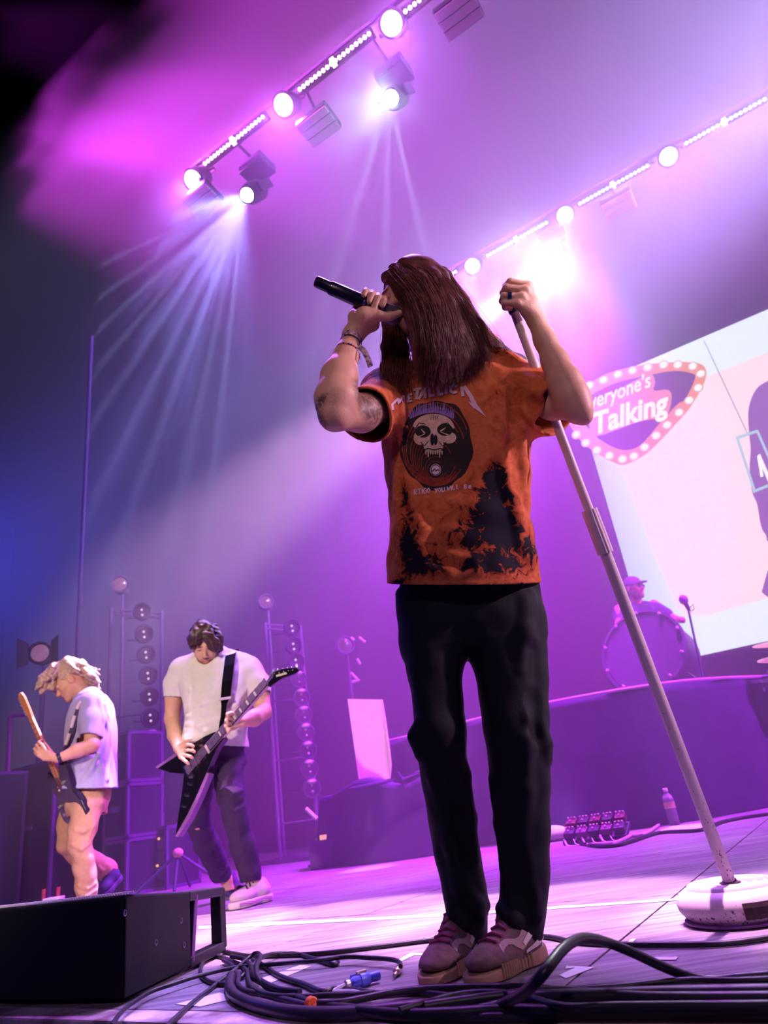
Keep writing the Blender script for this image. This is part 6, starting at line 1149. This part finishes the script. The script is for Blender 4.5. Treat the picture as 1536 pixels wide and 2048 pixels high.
    bar(g0-ga*.02, g1, .054, -.022, 0, 'neck', mat('neck_maple', srgb(215, 190, 190), .4), gt, .044)
    fb = bar(g0, g1, .056, 0, .006, 'fretboard', mat('ebony', srgb(34, 24, 28), .4), gt, .045); L_ = (g1-g0).length; sc_ = L_/(1-2**(-22/12))
    for k in range(22):
        t = sc_*(1-2**(-(22-k)/12)) if 0 else L_-sc_*(1-2**(-(k+.0)/12)); p = g0+ga*t; bar(p-ga*.0035, p+ga*.0035, .056-.011*t/L_, .006, .0085, 'fret', chrome, fb)
    for k in (3, 5, 7, 9, 12, 15):
        t = L_-sc_*(1-(2**(-k/12)+2**(-(k-1)/12))/2); p = g0+ga*t; bar(p-ga*.006, p+ga*.006, .03, .006, .0066, 'inlay', ivory, fb)
    hs = slab([(528, 1368), (538, 1353), (548, 1343), (566, 1337), (592, 1335), (597, 1340), (590, 1346), (566, 1355), (550, 1365), (538, 1374)], -.02, -.004, 'headstock', bk, .002)
    slab([(551, 1350), (572, 1344), (573, 1348), (552, 1354)], -.004, -.0025, 'logo_plate', ivory, .0005)
    for k in range(6):
        p = pl(543+k*9.4, 1341-k*1.2+(2 if k == 0 else 0), -.012); B().sph(p+ga*0, (.009, .009, .011), 10).build('tuner', chrome, gt, True); p2 = pl(541+k*9, 1348-k*1.5, .002); B().lathe([(.006, -.004), (.006, .006), (0, .008)], 10, frame(ga, n_, p2)).build('tuner_post', chrome, gt, True)
    for t, wd in ((.06, .07), (.13, .07)): p = g0-ga*t; bar(p-ga*.012, p+ga*.012, wd, -.005, .006, 'pickup', mat('pickup_black', (.01, .01, .012), .3))
    p = g0-ga*.19; bar(p-ga*.01, p+ga*.01, .08, -.005, .012, 'bridge', chrome)
    for k in range(6):
        o_ = (k-2.5); B().tube([p+gh*o_*.01+n_*.013, g1+gh*o_*.0068+n_*.009, g1+ga*(.05+.01*k)+gh*o_*.006+n_*.003], .0007, 4).build('string', chrome, gt)
    for q in ((372, 1590), (366, 1612), (378, 1568)): B().lathe([(.009, -.005), (.009, .008), (0, .009)], 12, frame(ga, n_, pl(*q))).build('knob', chrome, gt, True)
    st = [(470, 1318, 4.42, 21), (467, 1300, 4.30, 21), (461, 1309, 4.16, 21), (458, 1330, 4.09, 21), (454, 1362, 4.055, 21), (451, 1394, 4.05, 20), (448, 1410, 4.04, 11), (446, 1432, 4.04, 10), (441, 1458, 4.04, 9)]; V = []
    for px, py, y, wd in st:
        c = Vector(P(px, py, y)); wv = Vector((1, 0, .1)).normalized()*px2m(wd/2, c); V += [c-wv, c+wv, c+wv+Vector((0, .004, 0)), c-wv+Vector((0, .004, 0))]
    o = mesh_obj('strap', V, [(4*i+a_, 4*i+b_, 4*i+4+b_, 4*i+4+a_) for i in range(len(st)-1) for a_, b_ in ((0, 1), (1, 2), (2, 3), (3, 0))], mat('strap_black', srgb(10, 8, 14), .9, spec=.1), None, False); own(gt, o)
    c = Vector(P(450.5, 1397, 4.045)); o = B().box((0, 0, 0), (px2m(25, c), .012, px2m(5, c)), Matrix.Translation(c)).build('buckle', mat('buckle', srgb(90, 70, 110), .3, .7), o); o.matrix_parent_inverse = Matrix()
def build_second_guitarist():
    sk = mat('skin_rosy', srgb(232, 172, 146), .5, var=.05, vscale=30, attr='pigment')
    root = empty('person', Vector((at(172, 1800, 5.).x, 5., 0)), 'fair wavy-haired person in a pale lavender t-shirt and tan trousers, head down in profile', 'person')
    hc = Vector(P(142, 1363, 4.98)); A = head_axes((-.80, -.2, -.56), (-.56, -.12, .82))
    F = Field((-2.75, 4.55, .03), (-1.6, 5.75, 1.72), .0052); head(F, hc, A, 1.02)
    F.chain([(hc+Vector((.05, 0, -.02)), .058), (tuple(P(176, 1405, 5.0)), .065)], .03)
    cx = at(180, 1450, 5.).x; F.stack([(.8, cx, 5.0, .09, .13), (1.0, cx, 5, .1, .13), (1.25, cx, 5, .1, .15), (1.36, cx, 5, .07, .1)], .03)
    F.chain([P(186, 1410, 4.87, 36), P(184, 1450, 4.82, 32), P(184, 1490, 4.78, 29)], .015); F.chain([P(184, 1491, 4.77, 27), P(155, 1501, 4.74, 27), P(117, 1517, 4.7, 17)], .015)
    wl = P(117, 1517, 4.7)
    for k, f1, f2, f3 in (((93, 1503), (84, 1490), (78, 1484), (84, 1480)), ((89, 1508), (78, 1497), (73, 1490), (79, 1487)), ((87, 1513), (75, 1504), (69, 1498), (74, 1494)), ((88, 1518), (77, 1511), (71, 1506), (76, 1502))):
        F.chain([(tuple(wl), .02), (P(*k, 4.7), .0135)], .012); F.chain([(P(*k, 4.7), .012), (P(*f1, 4.69), .011), (P(*f2, 4.71), .0102), (P(*f3, 4.74), .0095)], .004)
    F.chain([(P(106, 1510, 4.71), .016), (P(96, 1496, 4.74), .012), (P(88, 1484, 4.76), .0095)], .006)
    F.chain([P(168, 1412, 5.14, 36), P(150, 1470, 5.2, 31), P(146, 1530, 5.16, 28), P(134, 1556, 5.04, 19), P(126, 1566, 4.99, 20)], .015)
    for q_ in ((118, 1562), (119, 1569), (121, 1576)): F.chain([(P(126, 1566, 4.97), .013), (P(*q_, 4.9), .0105), (P(q_[0]-2, q_[1]+5, 4.87), .009)], .004)
    F.chain([(P(172, 1600, 5.0), .07), (P(160, 1685, 4.96), .05), (P(172, 1790, 5.0), .035), (P(172, 1822, 5.0), .034)], .02); F.chain([(P(152, 1600, 5.12), .07), (P(136, 1685, 5.05), .05), (P(212, 1745, 5.35), .036), (P(228, 1758, 5.38), .034)], .02)
    b = F.build('body', sk, root); v = verts_of(b); paint(b, 'pigment', head_paint(v, hc, A, None, (.8, .5, .48), (.45, .32, .26), None, 1.02))
    lv = mat('lavender_jersey', srgb(178, 168, 210), .85, spec=.2, var=.05, vscale=30, bump=.15, bscale=300); T = Field((-2.75, 4.5, .65), (-1.6, 5.5, 1.5), .0055); rg = []
    for py, l, r, y, d in ((1600, 128, 230, 5.0, .2), (1577, 130, 228, 5.0, .2), (1540, 134, 227, 5., .195), (1500, 138, 226, 5., .19), (1460, 140, 226, 5., .19), (1430, 143, 224, 5., .19), (1405, 150, 217, 5., .18), (1392, 158, 207, 5., .13)):
        a0, b0 = at(l, py, y), at(r, py, y); c = (a0+b0)/2; rg.append((c.z, c.x, c.y, (b0.x-a0.x)/2, d))
    T.stack(rg, 0, p=2.2); T.chain([P(178, 1405, 5.15, 40), P(178, 1398, 5., 46), P(186, 1407, 4.86, 44)], .04)
    T.chain([P(188, 1408, 4.87, 50), P(184, 1440, 4.83, 46), P(182, 1480, 4.79, 42)], .03); T.chain([P(170, 1410, 5.13, 46), P(152, 1460, 5.19, 40)], .03)
    T.wave(.004, 24, 31, (1, 1, .5)); T.wave(.0025, 55, 32, (1, 1, .6))
    for pix, r in ((((198, 1400), (206, 1440), (200, 1490), (180, 1550)), .012), (((208, 1410), (214, 1460), (206, 1520), (190, 1570)), .011), (((216, 1430), (221, 1490), (214, 1560)), .01), (((165, 1560), (180, 1540), (195, 1510)), .012), (((200, 1500), (202, 1540), (206, 1575)), .009), (((150, 1550), (165, 1535), (185, 1520)), .01)): T.ridge(pix, r, .022, .6)
    T.f = np.maximum(T.f, -(T.f+.009)); a0, b0, c0 = at(130, 1577, 5.), at(228, 1576, 5.), at(180, 1577, 4.82); n_ = (b0-a0).cross(c0-a0).normalized(); T.cut(a0, -n_ if n_.z > 0 else n_)
    c, n2 = np.array(P(181, 1474, 4.79)), np.array(Vector(P(181, 1474, 4.79))-Vector(P(184, 1440, 4.83)))+np.array((-.03, 0, 0)); n2 /= np.linalg.norm(n2); sl, x, y, z = T.reg(c-.1, c+np.array((.1, .06, .1))); T.f[sl] = np.maximum(T.f[sl], ((x-c[0])*n2[0]+(y-c[1])*n2[1]+(z-c[2])*n2[2]).astype(np.float32))
    T.cone(P(172, 1402, 5.), hc, .072, .08, .005, 'sub'); T.build('shirt', lv, root)['label'] = 'pale lavender t-shirt'
    J = Field((-2.75, 4.6, .1), (-1.6, 5.65, .9), .0055); tn = mat('tan_cotton', srgb(200, 150, 122), .85, var=.1, vscale=40, bump=.2, bscale=300); rg = []
    for py, l, r in ((1560, 134, 222), (1585, 134, 219), (1610, 136, 214), (1630, 138, 208)):
        a0, b0 = at(l, py, 5.02), at(r, py, 5.02); c = (a0+b0)/2; rg.append((c.z, c.x, c.y, (b0.x-a0.x)/2, .16))
    J.stack(rg, .02); J.chain([P(175, 1610, 4.93, 64), P(166, 1650, 4.92, 54), P(160, 1685, 4.92, 48), P(168, 1735, 4.96, 42), P(173, 1775, 5., 40), P(172, 1812, 5., 37)], .02)
    J.chain([P(150, 1600, 5.13, 54), P(140, 1650, 5.1, 48), P(137, 1685, 5.06, 44), P(160, 1710, 5.14, 42), P(190, 1728, 5.26, 40), P(214, 1742, 5.34, 42)], .018)
    J.wave(.004, 34, 41, (.6, .6, 1)); J.wave(.003, 75, 42, (.6, .6, 1))
    for pix, r in ((((150, 1660), (165, 1664), (182, 1655)), .009), (((145, 1690), (162, 1698), (178, 1688)), .01), (((158, 1772), (174, 1778), (190, 1768)), .012), (((158, 1786), (172, 1792), (190, 1782)), .012), (((196, 1735), (205, 1742), (215, 1730)), .01), (((180, 1610), (186, 1650), (176, 1680)), .008)): J.ridge(pix, r, .018, .5)
    J.f = np.maximum(J.f, -(J.f+.009)); J.cut((0, 0, .86), (0, 0, 1)); J.build('trousers', tn, root)['label'] = 'tan trousers bunched at the ankles'
    dkm = mat('boot_dark', srgb(66, 44, 104), .7); s2 = mat('boot_sole', srgb(80, 60, 110), .7)
    h_ = Vector(P(172, 1825, 5.)); h_.z = 0; plain_shoe(root, h_+Vector((-.17, -.1, 0)), h_+Vector((.08, .03, 0)), dkm, s2)['label'] = 'dark shoe'
    plain_shoe(root, P(206, 1798, 5.27), P(243, 1756, 5.42), dkm, s2, pitch=1)['label'] = 'dark shoe kicked up behind'
    hm = mat('hair_blond', srgb(214, 182, 160), .5, var=.3, vscale=50)
    hair_cap(root, hc, A, hm, [([(0, -.02, .125), (.0, .06, .135), (.0, .115, .115), (.0, .14, .088)], .022, 34, .014), ([(0, -.04, .135), (.04, -.06, .125), (.07, -.075, .07), (.078, -.09, .01)], .016, 22, .012), ([(0, -.08, .11), (.02, -.112, .05), (.03, -.118, -.02), (.03, -.125, -.07), (.03, -.14, -.1)], .018, 30, .011), ([(-.03, -.08, .11), (-.055, -.09, .05), (-.055, -.105, -.02), (-.05, -.115, -.07)], .017, 18, .01), ([(0, .0, .14), (.035, .05, .13), (.06, .065, .1)], .017, 18, .013)], 9, 1.02)
    wc = Vector(P(119, 1516, 4.7)); B().lathe([(.031, -.012), (.034, -.011), (.034, .011), (.031, .012), (.031, -.012)], 20, frame((0, 0, 1), Vector(P(155, 1501, 4.74))-Vector(P(117, 1517, 4.7)), wc), False).build('watch', mat('watch_black', srgb(36, 22, 60), .4), root, True)
    # ---- guitar seen along its edge, neck up to the left
    b0, t0 = Vector(P(119, 1568, 4.84)), Vector(P(60, 1437, 4.7)); ga = (t0-b0).normalized(); n_ = Vector((-.6, -.78, .05)); n_ = (n_-ga*n_.dot(ga)).normalized(); gh = n_.cross(ga); Mg = Matrix((gh, ga, n_)).transposed().to_4x4(); Mg.translation = b0
    gt = empty('electric_guitar', b0, 'dark electric guitar with a bare maple neck, played by the fair wavy-haired person', 'guitar')
    bk = mat('guitar_dark', srgb(26, 18, 36), .25, coat=.5); mp = mat('maple', srgb(216, 140, 84), .45, var=.12, vscale=30); chrome = mat('chrome_bright', srgb(240, 235, 225), .2, .9)
    o = B().prism([(.03, .06), (.075, .11), (.125, .07), (.13, -.0), (.11, -.06), (.15, -.16), (.15, -.24), (.1, -.29), (0, -.31), (-.1, -.3), (-.155, -.24), (-.15, -.16), (-.115, -.07), (-.14, .02), (-.15, .1), (-.1, .13), (-.05, .08), (-.03, .05)], -.045, 0, Mg).build('guitar_body', bk, gt); md = o.modifiers.new('edge', 'BEVEL'); md.width = .008; md.segments = 3
    L_ = (t0-b0).length; B().add([(-.028, 0, -.002), (.028, 0, -.002), (.022, L_, -.002), (-.022, L_, -.002), (-.02, 0, -.024), (.02, 0, -.024), (.016, L_, -.02), (-.016, L_, -.02)], [(0, 1, 2, 3), (7, 6, 5, 4), (0, 4, 5, 1), (1, 5, 6, 2), (2, 6, 7, 3), (3, 7, 4, 0)], Mg).build('neck', mp, gt)
    fb = B().add([(-.029, -.02, .0), (.029, -.02, .0), (.0225, L_, .0), (-.0225, L_, .0), (-.029, -.02, -.004), (.029, -.02, -.004), (.0225, L_, -.004), (-.0225, L_, -.004)], [(0, 1, 2, 3), (7, 6, 5, 4), (0, 4, 5, 1), (1, 5, 6, 2), (2, 6, 7, 3), (3, 7, 4, 0)], Mg).build('fretboard', mp, gt)
    for k in range(1, 19): y = L_-(L_/(1-2**(-20/12)))*(1-2**(-k/12)); B().box((0, y, .001), (.05, .003, .003), Mg).build('fret', chrome, None).parent = gt
    for o in list(gt.children):
        if o.name.startswith('fret') and not o.name.startswith('fretboard'): own(gt, o); o.parent = fb; o.matrix_parent_inverse = Matrix()
    B().prism([(-.022, L_), (.022, L_), (.03, L_+.04), (.04, L_+.1), (.035, L_+.16), (.01, L_+.19), (-.02, L_+.185), (-.035, L_+.15), (-.03, L_+.05)], -.018, -.004, Mg).build('headstock', mp, gt)
    for k in range(6): B().sph((.048, L_+.04+.023*k, -.01), (.012, .008, .008), 10, Mg).build('tuner', chrome, gt, True)
    for q in ((.08, -.2), (.1, -.14), (-.06, .0)): B().lathe([(.012, 0), (.012, .016), (0, .018)], 14, Mg @ Matrix.Translation((q[0], q[1], 0))).build('knob', chrome, gt, True)
    B().box((0, -.18, .006), (.08, .03, .012), Mg).build('bridge', chrome, gt)
    # strap across the chest, white bars on it
    sb = B(); pts = smooth_path([P(176, 1398, 4.84), P(162, 1408, 4.8), P(153, 1432, 4.79), P(146, 1456, 4.785), P(139, 1478, 4.79), P(132, 1500, 4.82)], 4); V = []
    for p in pts: p = Vector(p); V += [p+Vector((-.018, -.01, -.004)), p+Vector((.018, .0, .004)), p+Vector((.018, .005, .004)), p+Vector((-.018, -.005, -.004))]
    s_ = mesh_obj('strap', V, [(4*i+a_, 4*i+b_, 4*i+4+b_, 4*i+4+a_) for i in range(len(pts)-1) for a_, b_ in ((0, 1), (1, 2), (2, 3), (3, 0))], mat('strap_dark', srgb(60, 44, 84), .7), None, False); own(gt, s_)
    for a_, b_ in ((1, 7), (8, 13), (14, 19)):
        o = B().tube([Vector(p)+Vector((-.006, -.012, 0)) for p in pts[a_:b_]], .012, 8).build('strap_bar', mat('strap_bar', srgb(228, 208, 205), .7), None, True); own(gt, o); o.parent = s_; o.matrix_parent_inverse = Matrix()
def build_drummer():
    hc = Vector(P(1268, 1176, 7.65)); root = empty('person', Vector((hc.x, hc.y+.1, 1.05)), 'drummer in a dark cap and sunglasses behind the big round drum', 'person')
    sk = mat('skin_warm', srgb(220, 150, 140), .5, attr='pigment'); A = head_axes((.55, -.8, -.1), (0, -.05, 1)); F = Field(hc-Vector((.55, .45, 1.25)), hc+Vector((.55, .45, .3)), .009)
    head(F, hc, A, 1.05); F.chain([(hc+Vector((0, .03, -.08)), .06), (hc+Vector((0, .08, -.2)), .065)], .03)
    sh = lambda x, y, z: tuple(hc+Vector((x, y, z)))
    F.chain([(sh(-.2, .1, -.2), .06), (sh(-.3, -.05, -.42), .045), (sh(-.2, -.32, -.66), .035)], .02); F.chain([(sh(.2, .1, -.2), .06), (sh(.33, -.02, -.42), .045), (sh(.3, -.3, -.5), .035)], .02)
    F.stack([(hc.z-1.15, hc.x, hc.y+.1, .16, .13), (hc.z-.7, hc.x, hc.y+.1, .17, .12), (hc.z-.22, hc.x, hc.y+.1, .18, .1), (hc.z-.15, hc.x, hc.y+.1, .1, .07)], .04)
    b = F.build('body', sk, root); paint(b, 'pigment', head_paint(verts_of(b), hc, A, None, (.7, .4, .4), (.15, .1, .1), (.3, .2, .2), 1.05))
    T = Field(hc-Vector((.5, .3, 1.2)), hc+Vector((.5, .5, 0)), .01); T.stack([(hc.z-1.15, hc.x, hc.y+.1, .19, .16), (hc.z-.7, hc.x, hc.y+.1, .2, .15), (hc.z-.24, hc.x, hc.y+.1, .21, .12), (hc.z-.16, hc.x, hc.y+.1, .14, .09)], .0); T.chain([(sh(-.2, .1, -.23), .075), (sh(-.26, .02, -.35), .07)], .03); T.chain([(sh(.2, .1, -.23), .075), (sh(.28, .02, -.35), .07)], .03)
    T.build('shirt', mat('shirt_dark', srgb(80, 50, 100), .85), root)
    H = Field(hc-Vector((.2, .2, .2)), hc+Vector((.2, .2, .25)), .006); W = lambda *p: np.array(hc)+A @ (np.array(p)*1.05)
    H.ell(W(0, -.015, .045), (.09, .11, .092), A, .01); H.cut(W(0, 0, .02), -(A @ np.array((0, .15, 1)))); H.ell(W(0, .115, .04), (.065, .065, .011), A, .01); H.build('cap', mat('cap_dark', srgb(110, 60, 120), .8), root)
    G_ = Field(hc-Vector((.16, .16, .16)), hc+Vector((.16, .16, .16)), .005)
    for s_ in (-1, 1): G_.ell(W(s_*.034, .098, .0), (.028, .008, .02), A, .004); G_.cone(W(s_*.06, .09, .005), W(s_*.082, .0, .005), .005, .005, .003)
    G_.cone(W(-.02, .105, .005), W(.02, .105, .005), .005, .005, .003); G_.build('sunglasses', mat('lens_dark', srgb(30, 16, 40), .2), root)
    J = Field(hc-Vector((.45, .75, 1.4)), hc+Vector((.45, .35, -.95)), .012)
    for s_ in (-1, 1): J.chain([(sh(s_*.1, .08, -1.1), .09), (sh(s_*.2, -.38, -1.02), .07), (sh(s_*.2, -.4, -1.28), .055)], .02)
    J.build('trousers', mat('trousers_dark', srgb(40, 30, 60), .8), root)
# ================================================================ put it together
build_shell(); build_screen(); build_riser(); build_lights(); build_left(); build_drums()
build_singer(); build_stand(); build_guitarist(); build_second_guitarist(); build_drummer()
build_floor_things(); build_haze()
